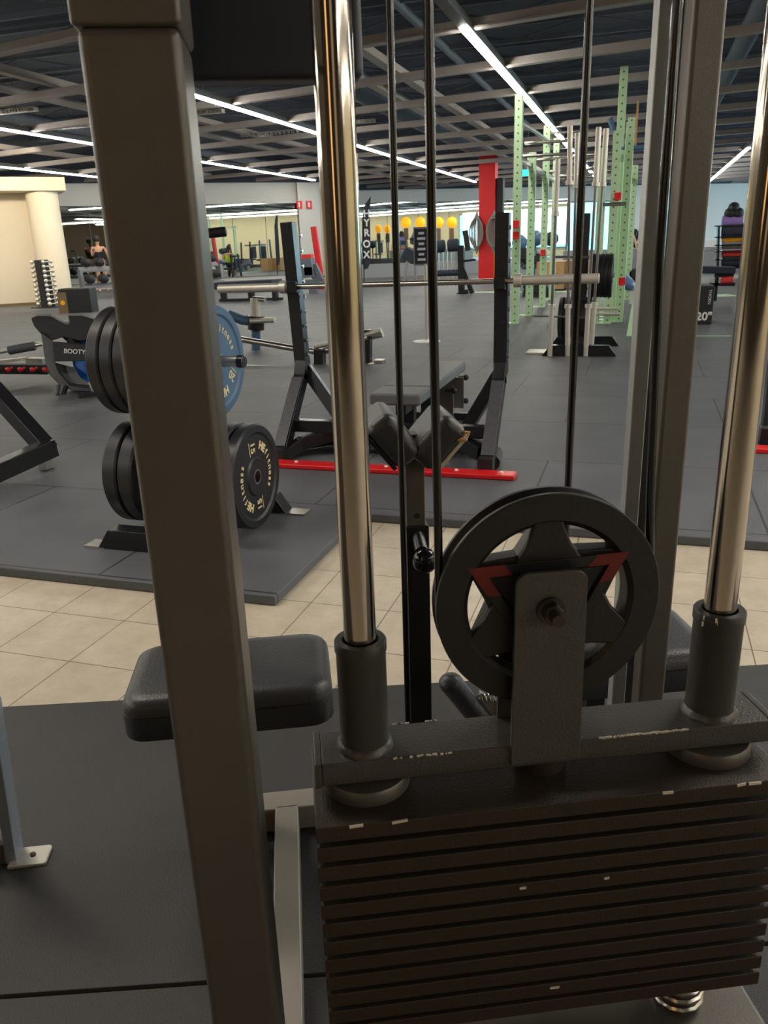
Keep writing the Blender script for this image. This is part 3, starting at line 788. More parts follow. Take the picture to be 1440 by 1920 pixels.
m = MB(); pts = [(-1.95, 4.12), (-1.93, 4.35), (-1.80, 4.50), (-1.5, 4.56), (-1.1, 4.56), (-.86, 4.50), (-.73, 4.35), (-.71, 4.14)]
m.tube([(x, y-.02, T+.042) for x, y in pts], .040, 14); m.obj('base_frame', 'blacksoft', t)
rp = [P(520, 893), P(962, 914)]
m = MB(); m.bar((-1.97, 3.985, T+.014), (-.565, 3.985, T+.014), .10, .028); rb = m.obj('floor_bar', 'red', t, bevel=.008)
for x in (-1.8, -1.27, -.88, -.64):
    m = MB(); m.ball((x, 3.985, T+.03), .011, (1, 1, .6), 10); m.obj('bolt', 'white', rb)

M['shaft_dark'] = mat('dark_bar_steel', (120, 116, 116), .35, .9)
def barbell(label, loc, dirv, L=2.2, group=None, sl=.415, sm='steel'):
    """olympic bar centred at loc along dirv"""
    t = thing('barbell', label, 'barbell', loc, group=group); c = Vector(loc); d = Vector(dirv).normalized()
    m = MB(); m.cyl(c-d*(L/2-sl+.01), c+d*(L/2-sl+.01), .0145, n=16); m.obj('shaft', sm, t)
    for s_ in (-1, 1):
        m = MB(); m.cyl(c+d*s_*(L/2-sl), c+d*s_*L/2, .0255, n=24); m.cyl(c+d*s_*(L/2-sl-.03), c+d*s_*(L/2-sl+.012), .036, n=24); m.obj('sleeve', 'silver', t, bevel=.003)
    return t
e0 = Vector((-2.44, 4.45, .993)); e1 = Vector((-.22, 4.47, 1.012))
barbell('long barbell resting across the hooks of the bench press rack', (e0+e1)/2, e1-e0, 2.22)

# flat bench
b0 = P(693, 738, .44); b1 = P(785, 738, .44); b2 = P(885, 670, .44); b3 = P(803, 670, .44)
cen = (b0+b1+b2+b3)/4
t = thing('flat_bench', 'grey padded weight bench behind the press rack', 'bench', Vector((cen.x, cen.y, T)))
bx = cen.x; 
ax0 = (b0+b1)/2; ax1 = (b2+b3)/2; dd = (ax1-ax0).normalized(); Lb = 1.28; ax1 = ax0+dd*Lb; sd = Vector((dd.y, -dd.x, 0))
m = MB(); m.bar(ax0+dd*.27+Vector((0, 0, -.035)), ax1+Vector((0, 0, -.035)), .29, .065); m.obj('backrest_pad', 'pad_grey', t, bevel=.014, seg=3)
m = MB(); m.bar(ax0+Vector((0, 0, -.035)), ax0+dd*.262+Vector((0, 0, -.035)), .29, .065); m.obj('seat_pad', 'pad_grey', t, bevel=.014, seg=3)
m = MB(); m.bar(ax0+dd*.12+Vector((0, 0, -.11)), ax1-dd*.08+Vector((0, 0, -.11)), .06, .07); m.obj('spine', 'black', t, bevel=.004)
for f, w_ in ((.25, .07), (.62, .09), (.92, .07)):
    q = ax0+dd*Lb*f; m = MB(); m.bar(q+Vector((0, 0, -.12)), q+Vector((0, 0, -.40+T))-dd*.04, w_, .06, upv=tuple(dd)); m.obj('leg', 'black', t, bevel=.004)
for f in (.2, .95):
    m = MB(); q = ax0+dd*Lb*f; m.bar(q-sd*.2+Vector((0, 0, -.375)), q+sd*.2+Vector((0, 0, -.375)), .06, .05); m.obj('foot_bar', 'black', t, bevel=.004)
for f in (.62, .88):
    m = MB(); q = ax0+dd*Lb*f+sd*.10+Vector((0, 0, -.16)); m.bar(q-Vector((0, 0, .14)), q+Vector((0, 0, .07)), .012, .12, upv=tuple(sd)); m.obj('adjust_plate', 'steel', t)
for f, z in ((.62, -.12), (.92, -.10), (.92, -.26)):
    q = ax0+dd*Lb*f+sd*.11+Vector((0, 0, z)); m = MB(); m.cyl(q, q+sd*.05, .012, n=12); m.ball(q+sd*.055, .02, n=10); m.obj('knob', 'blacksoft', t)

# ================================================================== ROW MACHINE BEHIND
c = P(600, 690)
t = thing('lever_row_machine', 'low black lever row machine with chrome pegs on the floor behind the rack', 'gym machine', Vector((c.x, c.y, T)))
def pt(px, py, Y): return XY(px, py, Y)
m = MB(); m.tube([pt(450, 690, 7.7), pt(640, 694, 7.7)], .035, 12); m.obj('base_tube', 'steel', t)
m = MB(); m.tube([pt(450, 636, 7.9), pt(560, 655, 7.9), pt(600, 660, 7.9), pt(640, 650, 7.9), pt(690, 632, 7.9)], .033, 12); m.obj('lever_arm', 'steel', t)
m = MB(); m.tube([pt(590, 650, 7.9), pt(640, 640, 7.9), pt(715, 620, 7.9)], .025, 12); m.tube([pt(690, 632, 8.0), pt(718, 627, 8.0)], .03, 12); m.obj('weight_peg', 'silver', t)
m = MB(); m.bar(pt(688, 618, 7.95), pt(688, 682, 7.95), .09, .09, (0, 1, 0)); m.obj('upright', 'black', t)
m = MB(); m.bar(pt(600, 655, 7.85), pt(600, 690, 7.85), .1, .1, (0, 1, 0)); m.obj('pivot', 'black', t)
m = MB(); m.tube([pt(660, 694, 7.75), pt(712, 684, 8.0)], .04, 12); m.box(pt(712, 684, 8.0), (.10, .12, .11)); m.obj('foot', 'steel', t)
c = P(480, 662)
t = thing('swivel_post', 'short adjustable post with chrome side peg left of the rack upright', 'gym machine', Vector((c.x, c.y, T)))
m = MB(); m.cyl(pt(480, 661, c.y), pt(480, 615, c.y), .055, n=20); m.cyl(pt(480, 663, c.y), pt(480, 657, c.y), .11, n=20); m.obj('pole', 'slate_tint', t)
m = MB(); m.cyl(pt(480, 612, c.y), pt(478, 560, c.y), .06, n=20); m.obj('inner_pole', 'silver', t)
m = MB(); m.cyl(pt(480, 618, c.y), pt(480, 592, c.y), .10, n=20); m.obj('collar', 'black', t)
m = MB(); m.cyl(pt(470, 602, c.y-.1), pt(515, 600, c.y-.1), .03, n=16); m.obj('peg', 'silver', t)
m = MB(); m.tube([pt(430, 590, c.y), pt(455, 600, c.y), pt(480, 603, c.y)], .06, 14); m.obj('arm', 'slate_tint', t)
m = MB(); m.cyl(pt(474, 560, c.y), pt(497, 562, c.y), .03, n=12); m.obj('pin', 'steel', t)

# rack leg at left edge (another press rack)
a = P(85, 868, T); 
t = thing('squat_rack', 'corner of another black rack with sloping brace at the left edge', 'gym rack', Vector((a.x, a.y, T)))
p0 = YX(-25, 735, a.x); p1 = a+Vector((0, -.0, .12))
m = MB(); m.bar(A(-40, 700, 4.75), A(92, 846, 4.6), .09, .09); m.obj('brace', 'black', t, bevel=.004)
m = MB(); m.bar(A(-60, 908, 4.2), A(98, 838, 4.62), .09, .10); m.obj('base_tube', 'black', t, bevel=.004)
m = MB(); m.box(A(84, 860, 4.6), (.05, .07, .12)); m.obj('foot_bracket', 'steel', t, bevel=.003)

# booty machine
c = P(112, 748)
t = thing('hip_thrust_machine', 'black curved hip machine with blue disc and white lettering left of the plates', 'gym machine', Vector((c.x, c.y, T)))
Zb = 7.1
def pz(px, py, dz=0): return A(px, py, Zb+dz)
vd = ray(120, 680).normalized(); vd.z = 0; vd.normalize()
def slab(name, pts, mm, th, dz=0, par=None, **k):
    m = MB(); P3 = [pz(x, y, dz) for x, y in pts]
    a = [m.bm.verts.new(p) for p in P3]; b = [m.bm.verts.new(p+vd*th) for p in P3]; n_ = len(a)
    m.bm.faces.new(a[::-1]); m.bm.faces.new(b)
    for i in range(n_): m.bm.faces.new((a[i], a[(i+1) % n_], b[(i+1) % n_], b[i]))
    return m.obj(name, mm, par or t, **k)
slab('top_shell', [(58, 597), (70, 592), (95, 593), (112, 603), (124, 609), (131, 608), (128, 592), (155, 592), (180, 600), (195, 612), (196, 630), (150, 640), (120, 632), (95, 640), (78, 628), (64, 612)], 'blacksoft', .35, bevel=.01)
slab('side_column', [(75, 615), (98, 630), (104, 683), (112, 700), (133, 722), (170, 727), (172, 734), (140, 735), (112, 722), (94, 704), (85, 680)], 'black', .25, bevel=.008)
slab('cross_panel', [(99, 641), (165, 646), (165, 677), (103, 678)], 'blacksoft', .05, -.12, bevel=.006)
slab('blue_disc', [(150, 632), (163, 630), (170, 640), (172, 700), (166, 719), (150, 707), (138, 688), (134, 670)], 'blueplastic', .06, .2, bevel=.01)
slab('inner_shell', [(104, 680), (140, 690), (150, 708), (170, 722), (130, 718), (112, 700)], 'pad_grey', .05, .1)
m = MB(); m.cyl(pz(112, 722), pz(110, 742), .03, n=12); m.cyl(pz(122, 722), pz(116, 742), .03, n=12); m.ball(pz(111, 748), .055, (1, 1, .9), 14); m.obj('foot', 'black', t)
m = MB(); m.bar(pz(95, 600, .1), P(140, 742, T+.03)+Vector((.3, .3, 0)), .06, .06); m.bar(P(145, 742, T+.02), P(200, 735, T+.02), .08, .04); m.obj('rear_stand', 'black', t)
me = glyphs('BOOTYBUILDER', .056, .003, .0005)
xr = (pz(164, 660)-pz(116, 657)); xr.normalize(); upz = (pz(116, 640)-pz(116, 670)).normalized(); nz = xr.cross(upz).normalized(); upz = nz.cross(xr)
mt = Matrix((xr, upz, nz)).transposed().to_4x4(); mt.translation = pz(163, 661, -.13)
m = MB(); m.mesh(me, mt); m.obj('lettering', 'white', t)

# bar with foam grip and red clipped rail at the left edge
c = P(40, 660, .0)
t = thing('handle_bar', 'chrome bar with grey foam grip lying at the left edge', 'bar', Vector((A(45, 655, 8).x, A(45, 655, 8).y, T)))
m = MB(); m.cyl(A(-30, 665, 8), A(80, 645, 8), .02, n=12); m.obj('bar', 'steel', t)
m = MB(); m.cyl(A(16, 657, 8), A(66, 648, 8), .045, n=16); m.obj('grip', 'pad_grey', t, bevel=.01)
m = MB(); m.bar(A(-20, 655, 8)-Vector((0, 0, .12)), A(-20, 700, 8)-Vector((0, 0, .03)), .05, .05); m.obj('stand', 'black', t)
c = P(40, 697, T)
t = thing('dumbbell_stand', 'low black rail with a row of red clips at the left edge', 'rack', c)
m = MB(); m.bar(A(-40, 691, 7.6), A(92, 692, 7.6), .10, .09); m.obj('rail', 'blacksoft', t, bevel=.004)
for i in range(5):
    m = MB(); q = A(-8+i*23, 693, 7.5); m.ball(q, .028, (1.1, .6, .8), 10); m.bar(q, q+Vector((.05, 0, .02)), .015, .015); m.obj('red_clip', 'red', t)
m = MB(); m.bar(A(-30, 682, 7.8), A(50, 672, 8.1), .04, .03); m.box(A(70, 676, 7.9), (.2, .1, .05)); m.obj('top_plate', 'steel', t)

# ================================================================== DUMBBELL TOWER, STEP BOX, DUMBBELL RACK AT LEFT
c = P(92, 580)
t = thing('dumbbell_tower', 'black tower stand for small chrome dumbbells before the cream column', 'weight rack', c)
zt = 1.12*1.0
m = MB(); m.box((c.x, c.y, .57), (.16, .3, 1.1)); m.obj('column', 'blacksoft', t, bevel=.01)
m = MB(); m.box((c.x, c.y, .03), (.6, .5, .06)); m.obj('base', 'blacksoft', t)
for i in range(10):
    z = .13+i*.105
    for s_ in (-1, 1):
        tt = thing('dumbbell', 'small chrome dumbbell on the %s side of the tower, %s' % ('right' if s_ > 0 else 'left', ['lowest tier', 'second tier up', 'third tier up', 'fourth tier up', 'fifth tier up', 'fifth tier down', 'fourth tier down', 'third tier down', 'second tier down', 'top tier'][i]),
                   'dumbbell', (c.x+s_*.16, c.y, z), group='chrome dumbbells on the tower')
        m = MB(); m.ball((c.x+s_*.16, c.y-.14, z), .052-.0012*i, n=12); m.ball((c.x+s_*.16, c.y+.14, z), .052-.0012*i, n=12); m.obj('head', 'silver', tt)
        m = MB(); m.cyl((c.x+s_*.16, c.y-.14, z), (c.x+s_*.16, c.y+.14, z), .018, n=10); m.obj('grip', 'steel', tt)
c = P(146, 589)
t = thing('plyo_box', 'dark padded box with brown end panel and yellow dot on the left', 'box', c, math.radians(20))
m = MB(); m.box((.06, 0, .27), (.66, .5, .54)); m.obj('body', 'blacksoft', t, local=True, bevel=.03)
m = MB(); m.box((-.28, -.02, .25), (.04, .44, .46)); e_ = m.obj('end_panel', 'brown', t, local=True)
m = MB(); m.box((-.19, -.255, .25), (.18, .02, .44)); m.cyl((-.19, -.27, .26), (-.19, -.262, .26), .05, n=16); m.obj('front_panel', 'brown', t, local=True)
m = MB(); m.cyl((-.19, -.275, .26), (-.19, -.265, .26), .05, n=16); m.obj('yellow_dot', 'yellow', t, local=True)
# long dumbbell rack at the mirror
a = P(160, 562); b = P(262, 556)
dv = (b-a).normalized(); rz = math.atan2(dv.y, dv.x)
t = thing('dumbbell_rack', 'two tier grey rack of black dumbbells in front of the mirror', 'weight rack', a, rz)
Lr = (b-a).length+2.5
for z, y in ((.36, 0), (.80, .32)):
    m = MB(); m.box((Lr/2, y, z), (Lr, .42, .05), mtx=Matrix.Rotation(math.radians(12), 4, 'X')); m.obj('shelf', 'grey_soft', t, local=True)
for x in (0, Lr/2, Lr):
    m = MB(); m.box((x, .2, .4), (.07, .5, .8)); m.obj('leg', 'grey_soft', t, local=True)
nd = int(Lr/.36)
rt = Matrix.Translation(a) @ Matrix.Rotation(rz, 4, 'Z')
pro = None
for row, (z, y) in enumerate(((.545, -.02), (.985, .3))):
    for i in range(nd):
        q = rt @ Vector((.2+i*.36, y, z))
        if pro is None:
            pro = thing('round_dumbbell', '', 'dumbbell', q, rz, group='black dumbbells on the mirror rack')
            for s_ in (-1, 1):
                m = MB(); m.lathe([(0, -.07), (.09, -.07), (.12, -.05), (.12, .05), (.09, .07), (0, .07)], (0, s_*.13, 0), axis=(0, 1, 0), n=20); m.obj('head', 'bumper', pro, local=True)
            m = MB(); m.cyl((0, -.1, 0), (0, .1, 0), .018, n=10); m.obj('grip', 'steel', pro, local=True)
            o = pro
        else:
            o = copy_tree(pro); o.location = q
        o['label'] = 'round black dumbbell on the %s tier of the mirror rack, %s' % ('lower' if row == 0 else 'upper', ['leftmost', 'second from left', 'third from left', 'fourth from left', 'fifth from left', 'sixth from left', 'seventh from left', 'eighth from left', 'ninth from left', 'tenth from left', 'eleventh from left', 'twelfth from left'][min(i, 11)])
        o['group'] = 'black dumbbells on the %s tier' % ('lower' if row == 0 else 'upper')

# ================================================================== GREEN RIG
rc = P(1040, 612)
t = thing('power_rig', 'tall mint green perforated power rig with pull up bars', 'gym rig', (-1.15, 12.1, T))
ups = [(-1.765, 12.02, 3.02), (-1.73, 13.3, 2.42), (-1.72, 15.0, 2.98), (-1.75, 16.9, 2.98), (-.45, 12.02, 2.5), (-.45, 13.0, 3.42), (-.35, 14.9, 3.0), (-.28, 16.6, 2.4), (-.62, 12.0, 2.3), (-.30, 12.25, 2.62), (-.42, 12.5, 2.3)]
for x, y, h in ups:
    m = MB(); m.box((0, 0, h/2), (.11, .10, h)); u_ = m.obj('upright', 'green', None, bevel=.006)
    del_ = u_; u_.parent = t; u_.location = Vector((x, y, T))-Vector(t.location)
    m = MB(); m.box((-.09, 0, .006), (.28, .14, .012)); f_ = m.obj('foot_plate', 'green_plain', u_, local=True)
for (y, z) in ((12.02, 2.30), (13.3, 2.35), (15.0, 2.3), (15.0, 2.9), (16.9, 2.35), (12.6, 2.52)):
    m = MB(); m.cyl((-1.76, y, z), (-.45, y, z), .021, n=12); m.obj('pull_up_bar', 'steel', t)
for (x, z) in ((-1.76, 2.28), (-.45, 2.28)):
    m = MB(); m.bar((x, 12.02, z), (x, 16.9, z), .06, .06); m.obj('side_rail', 'green_plain' if x > -1 else 'steel', t)
m = MB(); m.tube([(-1.74, 12.0, 2.72), (-1.66, 13.3, 2.72), (-1.7, 15, 2.78)], .025, 10); m.obj('side_rail', 'silver', t)
m = MB(); m.tube([XY(1143, 222, 12.6), XY(1163, 279, 12.6), XY(1190, 278, 12.6), XY(1225, 275, 12.6)], .035, 10); m.obj('pull_up_arm', 'slate_tint', t)
m = MB(); q_ = XY(1191, 278, 12.6); m.cyl(q_, q_+Vector((0, 0, .6)), .014, n=8); m.obj('hanging_strap', 'wood', t)
for x, y, z in ((-1.765, 11.95, 1.42), (-1.765, 11.95, 1.27), (-1.72, 14.9, .98), (-.40, 11.9, 1.72), (-.28, 11.9, .62)):
    m = MB(); m.box((x, y, z), (.09, .05, .10)); m.box((x, y-.05, z-.04), (.05, .1, .03)); m.obj('red_hook', 'red', t, bevel=.006)
m = MB(); m.cyl((-.60, 11.8, 1.62), (-.28, 11.8, 1.62), .025, n=12); m.obj('storage_peg', 'steel', t)
m = MB(); m.cyl((-.60, 11.8, .19), (-.28, 11.8, .19), .025, n=12); m.cyl((-.6, 11.8, .26), (-.3, 11.8, .26), .02, n=12); m.obj('storage_peg', 'silver', t)

# barbell and plate storage tower
cb = P(1085, 655, T)
t = thing('storage_tower', 'black upright storage tower holding standing barbells and plates', 'weight rack', cb)
def q3(px, py, Y=None): return XY(px, py, Y or cb.y)
m = MB(); m.bar(q3(1086, 650), q3(1098, 400), .10, .12, (0, 1, 0)); m.obj('column', 'blacksoft', t)
for dx_ in (-.12, .16): m = MB(); m.prism([(-.34, 0), (.42, 0), (.34, .11), (-.26, .11)], (cb.x, cb.y+dx_*3-.2, T), (1, 0, 0), (0, 0, 1), (0, .1, 0)); m.obj('foot', 'black', t)
m = MB(); m.box((cb.x-.16, cb.y-.33, T+.012), (.72, .3, .022)); m.obj('base_plate', 'silver', t)
m = MB(); m.cyl(q3(1000, 592, 8.9), q3(1110, 596, 8.9), .010, n=8); m.cyl(q3(1035, 482, 8.95), q3(1105, 482, 8.95), .012, n=8); m.obj('holder_bar', 'steel', t)
m = MB(); m.cyl(q3(1086, 518), q3(1152, 516), .025, n=14); m.obj('plate_peg', 'steel', t)
for i in range(5):
    x_ = q3(1112+i*8.2, 517)
    bumper(x_.x, cb.y, x_.z, .048, 'bumper', ['black bumper plate on the tower peg, innermost by the column', 'black bumper plate second from the tower column', 'black bumper plate in the middle of the tower peg', 'black bumper plate fourth out on the tower peg', 'black bumper plate, outermost on the tower peg'][i], group='bumper plates on the storage tower')
for i, px in enumerate((1052, 1062, 1079, 1094, 1104)):
    x_ = q3(px, 600)
    bumper(x_.x, cb.y+.05, T+.34, .05, 'bumper', ['black bumper plate low on the tower, leftmost', 'black bumper plate low on the tower, second from left', 'black bumper plate low on the tower, centre', 'black bumper plate low on the tower, second from right', 'black bumper plate low on the tower, rightmost'][i], group='low bumper plates on the storage tower')
bars = [(1031, 668, 297, 'shorter black-shafted barbell standing upright left of the storage tower', .86), (1064, 668, 236, 'tall barbell standing upright, leftmost of the tall ones', 0), (1070, 655, 249, 'tall barbell standing just right of the leftmost tall one', 0),
        (1098, 668, 238, 'tall barbell standing upright behind the black cable', 0), (1108, 662, 241, 'tall barbell standing upright, rightmost of the row', 0)]
for i, (px, py, top_, lb, s_) in enumerate(bars):
    b_ = P(px, py, T); tp2 = XY([1046, 1069, 1083, 1123, 1137][i]-0, top_, b_.y)
    d_ = tp2-b_; barbell(lb, (b_+tp2)/2, d_, d_.length, 'barbells standing in the tower', .5, 'shaft_dark')

# ================================================================== MID AND FAR OBJECTS
# sign on a pole with round base
c = P(800, 641, T)
t = thing('sign_stand', 'white pole sign stand with round base and dark notice board', 'sign', c)
m = MB(); m.lathe([(0, 0), (.17, 0), (.17, .012), (.03, .03), (0, .03)], c, n=32); m.obj('base', 'white', t)
m = MB(); m.cyl(c, c+Vector((0, 0, .95)), .022, n=16); m.obj('pole', 'silver', t)
q = XY(791, 462, c.y); m = MB(); m.box(q, (.20, .03, .44)); m.obj('frame', 'grey_soft', t, bevel=.004)
m = MB(); m.box(q+Vector((0, -.018, 0)), (.165, .01, .40)); m.obj('board', 'navy', t)
m = MB(); mt = Matrix(((1, 0, 0, 0), (0, 0, -1, 0), (0, 1, 0, 0), (0, 0, 0, 1)))
for i in range(6): m.box(q+Vector((.0, -.0245, .15-.06*i)), (.10 if i % 2 else .07, .004, .028))
m.obj('lettering', 'white', t)

# preacher / leg machine far behind the cables
c = P(860, 552)
t = thing('leg_machine', 'black leg curl machine with twin roller pads near the far mirror', 'gym machine', c)
Yl = 19.0
def pl(px, py, dy=0): return XY(px, py, Yl+dy)
c0 = pl(868, 552); t.location = (c0.x, c0.y, T)
m = MB(); m.cyl(pl(814, 463), pl(834, 461), .14, n=18); m.obj('roller_pad', 'navy', t, bevel=.03); m = MB(); m.cyl(pl(840, 461), pl(860, 459), .14, n=18); m.obj('roller_pad', 'navy', t, bevel=.03)
m = MB(); m.cyl(pl(815, 513), pl(862, 511), .07, n=16); m.obj('lower_roller', 'navy', t)
m = MB(); m.bar(pl(864, 460), pl(866, 548), .14, .14, (0, 1, 0)); m.bar(pl(866, 500), pl(886, 550), .10, .10); m.bar(pl(866, 490), pl(892, 487), .05, .05); m.bar(pl(858, 554), pl(878, 546), .12, .1); m.obj('frame', 'black', t)
m = MB(); m.bar(pl(872, 432), pl(878, 470), .12, .08, (0, 1, 0)); m.obj('seat', 'blacksoft', t)
m = MB()
for px in range(822, 862, 8): m.cyl(pl(px, 470), pl(px, 536), .02, n=8)
m.obj('weight_guard', 'steel', t)
m = MB(); m.bar(pl(764, 488), pl(775, 470), .25, .3); m.obj('back_pad', 'navy', t)
m = MB(); m.bar(pl(764, 488), pl(756, 536), .05, .05); m.bar(pl(778, 478), pl(779, 528), .06, .06); m.bar(pl(755, 536), pl(800, 520), .05, .05); m.bar(pl(772, 468), pl(790, 462), .06, .06); m.obj('arm', 'steel', t)

# red pillar with ropes
c = P(914, 525)
t = thing('red_pillar', 'square red structural pillar in the middle of the hall', 'pillar', c)
m = MB(); m.box((c.x, c.y, 1.9), (.50, .5, 3.8)); m.obj('shaft', 'redpillar', t)
m = MB(); m.box((c.x+.38, c.y, 2.52), (.22, .3, 1.0)); m.obj('speaker', 'blacksoft', t, bevel=.02)
m = MB(); m.box((c.x+.27, c.y-.2, .6), (.04, .1, 1.1)); m.obj('edge_strip', 'yellow', t)
for sx, lb in ((-.30, 'grey battle rope coiled on the left of the red pillar'), (.24, 'grey battle rope coiled on the right of the red pillar')):
    m = MB()
    for k_ in range(5):
        w_ = .03+.045*k_; pts = []
        for j in range(24): a = 2*PI*j/24; pts.append((c.x+sx+w_*math.cos(a), c.y-.28-.03*k_, 1.45+(.62-.05*k_)*math.sin(a)))
        m.tube(pts, .022, 8, closed=True)
    single(m, 'battle_rope', 'rope', lb, 'rope', (c.x+sx, c.y-.34, 1.45))

# feather flag
c = P(690, 532); Yf = 25.0; c = XY(688, 530, Yf)
t = thing('feather_flag', 'dark feather flag on a thin pole with white letters', 'flag', (c.x, c.y, 0))
def pf(px, py): return XY(px, py, Yf)
m = MB(); outline = [(695, 368), (693, 400), (694, 440), (695, 490), (690, 503), (682, 506), (679, 470), (679, 410), (684, 384)]
a = [m.bm.verts.new(pf(*p)) for p in outline]; b = [m.bm.verts.new(pf(*p)+Vector((0, .02, 0))) for p in outline]
m.bm.faces.new(a[::-1]); m.bm.faces.new(b)
for i in range(len(a)): m.bm.faces.new((a[i], a[(i+1) % len(a)], b[(i+1) % len(a)], b[i]))
m.obj('cloth', 'navy', t)
m = MB(); m.cyl((c.x-.1, Yf, 0.0), pf(681, 400), .018, n=8); m.obj('pole', 'black', t)
m = MB()
for ch, py in (('X', 478), ('O', 458), ('R', 437), ('Y', 418), ('H', 401)):
    m.mesh(glyphs(ch, .30, .004, .008), Matrix.Translation(pf(688, py)+Vector((0, -.03, 0))) @ Matrix(((1, 0, 0, 0), (0, 0, -1, 0), (0, 1, 0, 0), (0, 0, 0, 1))))
m.obj('lettering', 'white', t)

# amber lamps and boards on far wall
for i, px in enumerate((761, 788, 822, 847)):
    q = A(px, 417, 30.5); t = thing('amber_wall_lamp', ['round amber wall lamp, leftmost of four on the far side', 'amber wall lamp between the two black cables', 'amber wall lamp third from the left, right of the cables', 'amber wall lamp nearest the red pillar'][i], 'lamp', (q.x, q.y, 0), group='amber wall lamps')
    m = MB(); m.ball(q, .2, (1, .6, 1), 16); m.obj('shade', 'yellowlamp', t)
    m = MB(); m.box(q+Vector((0, 0, -.42)), (.16, .1, .42)); m.cyl((q.x, q.y+.05, .0), q+Vector((0, .05, -.3)), .02, n=8); m.obj('stand', 'brown', t)
# exit sign boxes
for px, py, nm, lb in ((566, 386, 'exit_sign', 'small red and white exit sign on the grey pilaster'), (584, 386, 'exit_sign', 'small red sign right of the pilaster edge')):
    q, n_ = wallpt(WA, WB, px, .2); zq = A(px, py, (q-CAM).dot(RW @ Vector((0, 0, -1)))).z
    t = thing(nm, lb, 'sign', (q.x, q.y, zq))
    m = MB(); m.box((q.x, q.y, zq), (.20, .06, .26), rz=math.radians(40)); m.obj('case', 'redcloth', t)
    m = MB(); m.box((q.x+.01, q.y-.04, zq), (.05, .03, .16), rz=math.radians(40)); m.obj('symbol', 'white', t)
q = A(989, 324, 22); t = thing('exit_sign', 'cyan lit exit sign hanging among the green uprights', 'sign', q)
m = MB(); m.box(q, (.32, .06, .16)); m.obj('case', 'cyan_sign', t)
m = MB(); m.cyl(q, q+Vector((0, 0, 4.29-q.z)), .01, n=6); m.obj('hanger', 'steel', t)

# red slanted boards at the pilaster
q = XY(600, 512, 22)
t = thing('red_post', 'red post leaning behind the left guide rod', 'post', (q.x, q.y, 0))
m = MB(); m.bar(XY(588, 425, 22), XY(600, 512, 22), .16, .1, (0, 1, 0)); m.bar(XY(600, 512, 22), Vector((q.x, 22, .0)), .16, .1, (0, 1, 0)); m.obj('board', 'red', t)
q = XY(580, 530, 20)
t = thing('cardio_machine', 'dark machine with red trim partly behind the rack upright', 'gym machine', (q.x, q.y, 0))
def pk(x, y): return XY(x, y, 20)
m = MB(); m.bar(pk(576, 485), pk(582, 520), .3, .3); m.bar(pk(580, 505), pk(600, 530), .15, .15); m.bar(pk(590, 495), pk(604, 525), .1, .1); m.bar(pk(574, 530), pk(604, 532), .3, .12); q_ = pk(588, 532); m.bar(q_, (q_.x, 20, T), .2, .2, (0, 1, 0)); m.obj('frame', 'joist', t)
m = MB(); m.box(pk(577, 482), (.26, .2, .14)); m.box(pk(582, 508), (.22, .3, .2)); m.obj('cover', 'redcloth', t)

# punching-bag style roller seen over the left (rack pad)
q0 = A(385, 438, 9.); q1 = A(424, 434, 9.)
t = thing('bar_pad', 'black cylindrical foam bar pad high beside the left post', 'pad', (q0.x, q0.y, T))
m = MB(); m.cyl(q0, q1, .055, n=20); m.obj('roller', 'blacksoft', t, bevel=.012)
m = MB(); m.cyl(q0, q0+Vector((0, 0, T-q0.z)), .03, n=12); m.obj('stand', 'black', t)

# low benches far left-centre
q = XY(455, 560, 17.5)
t = thing('low_bench', 'dark low bench behind the left end of the barbell', 'bench', (q.x, q.y, T))
m = MB(); m.bar(XY(412, 535, 17.5), XY(520, 530, 17.5), .6, .16); m.obj('pad', 'navy', t, bevel=.02)
m = MB()
for px in (418, 470, 515): q_ = XY(px, 536, 17.5); m.bar(q_, (q_.x, q_.y, T), .12, .12, (0, 1, 0))
m.bar(XY(412, 563, 17.5), XY(530, 560, 17.5), .08, .06); m.obj('frame', 'black', t)

# right side: box, bench, mats, tape
a = P(1296, 608, T); b = P(1334, 608, T)
t = thing('soft_plyo_box', 'black soft jump box marked 20 inches between post and guide rod', 'box', Vector(((a.x+b.x)/2, a.y+.25, T)))
bw = b.x-a.x; h_ = .50
m = MB(); m.box(((a.x+b.x)/2, a.y+.25, T+h_/2), (bw, .5, h_)); m.obj('body', 'blacksoft', t, bevel=.012)
RX = Matrix(((1, 0, 0, 0), (0, 0, -1, 0), (0, 1, 0, 0), (0, 0, 0, 1)))
m = MB(); m.mesh(glyphs('-20"', .15, .002, .004), Matrix.Translation((b.x-.13, a.y-.004, T+.10)) @ RX)
m.mesh(glyphs('THORN', .055, .002, .0), Matrix.Translation((b.x-.055, a.y-.004, T+.36)) @ RX @ Matrix.Rotation(-PI/2, 4, 'Z')); m.obj('lettering', 'white', t)
# weight bench right far
q = XY(1352, 520, 16)
t = thing('weight_bench', 'long dark bench with steel frame right of the tall post', 'bench', (q.x, q.y, T))
m = MB(); m.bar(XY(1300, 505, 16), XY(1378, 507, 16), .35, .12); m.obj('pad', 'navy', t, bevel=.02)
m = MB(); q_ = XY(1345, 512, 16); m.bar(q_, (q_.x, 16, T), .06, .06, (0, 1, 0)); m.bar(XY(1330, 533, 16), XY(1378, 533, 16), .06, .06); m.bar(XY(1340, 512, 16), XY(1376, 512, 16), .1, .14); m.obj('frame', 'black', t)
m = MB(); m.cyl(XY(1352, 526, 15.9), XY(1374, 525, 15.9), .06, n=12); m.obj('roller', 'redcloth', t)
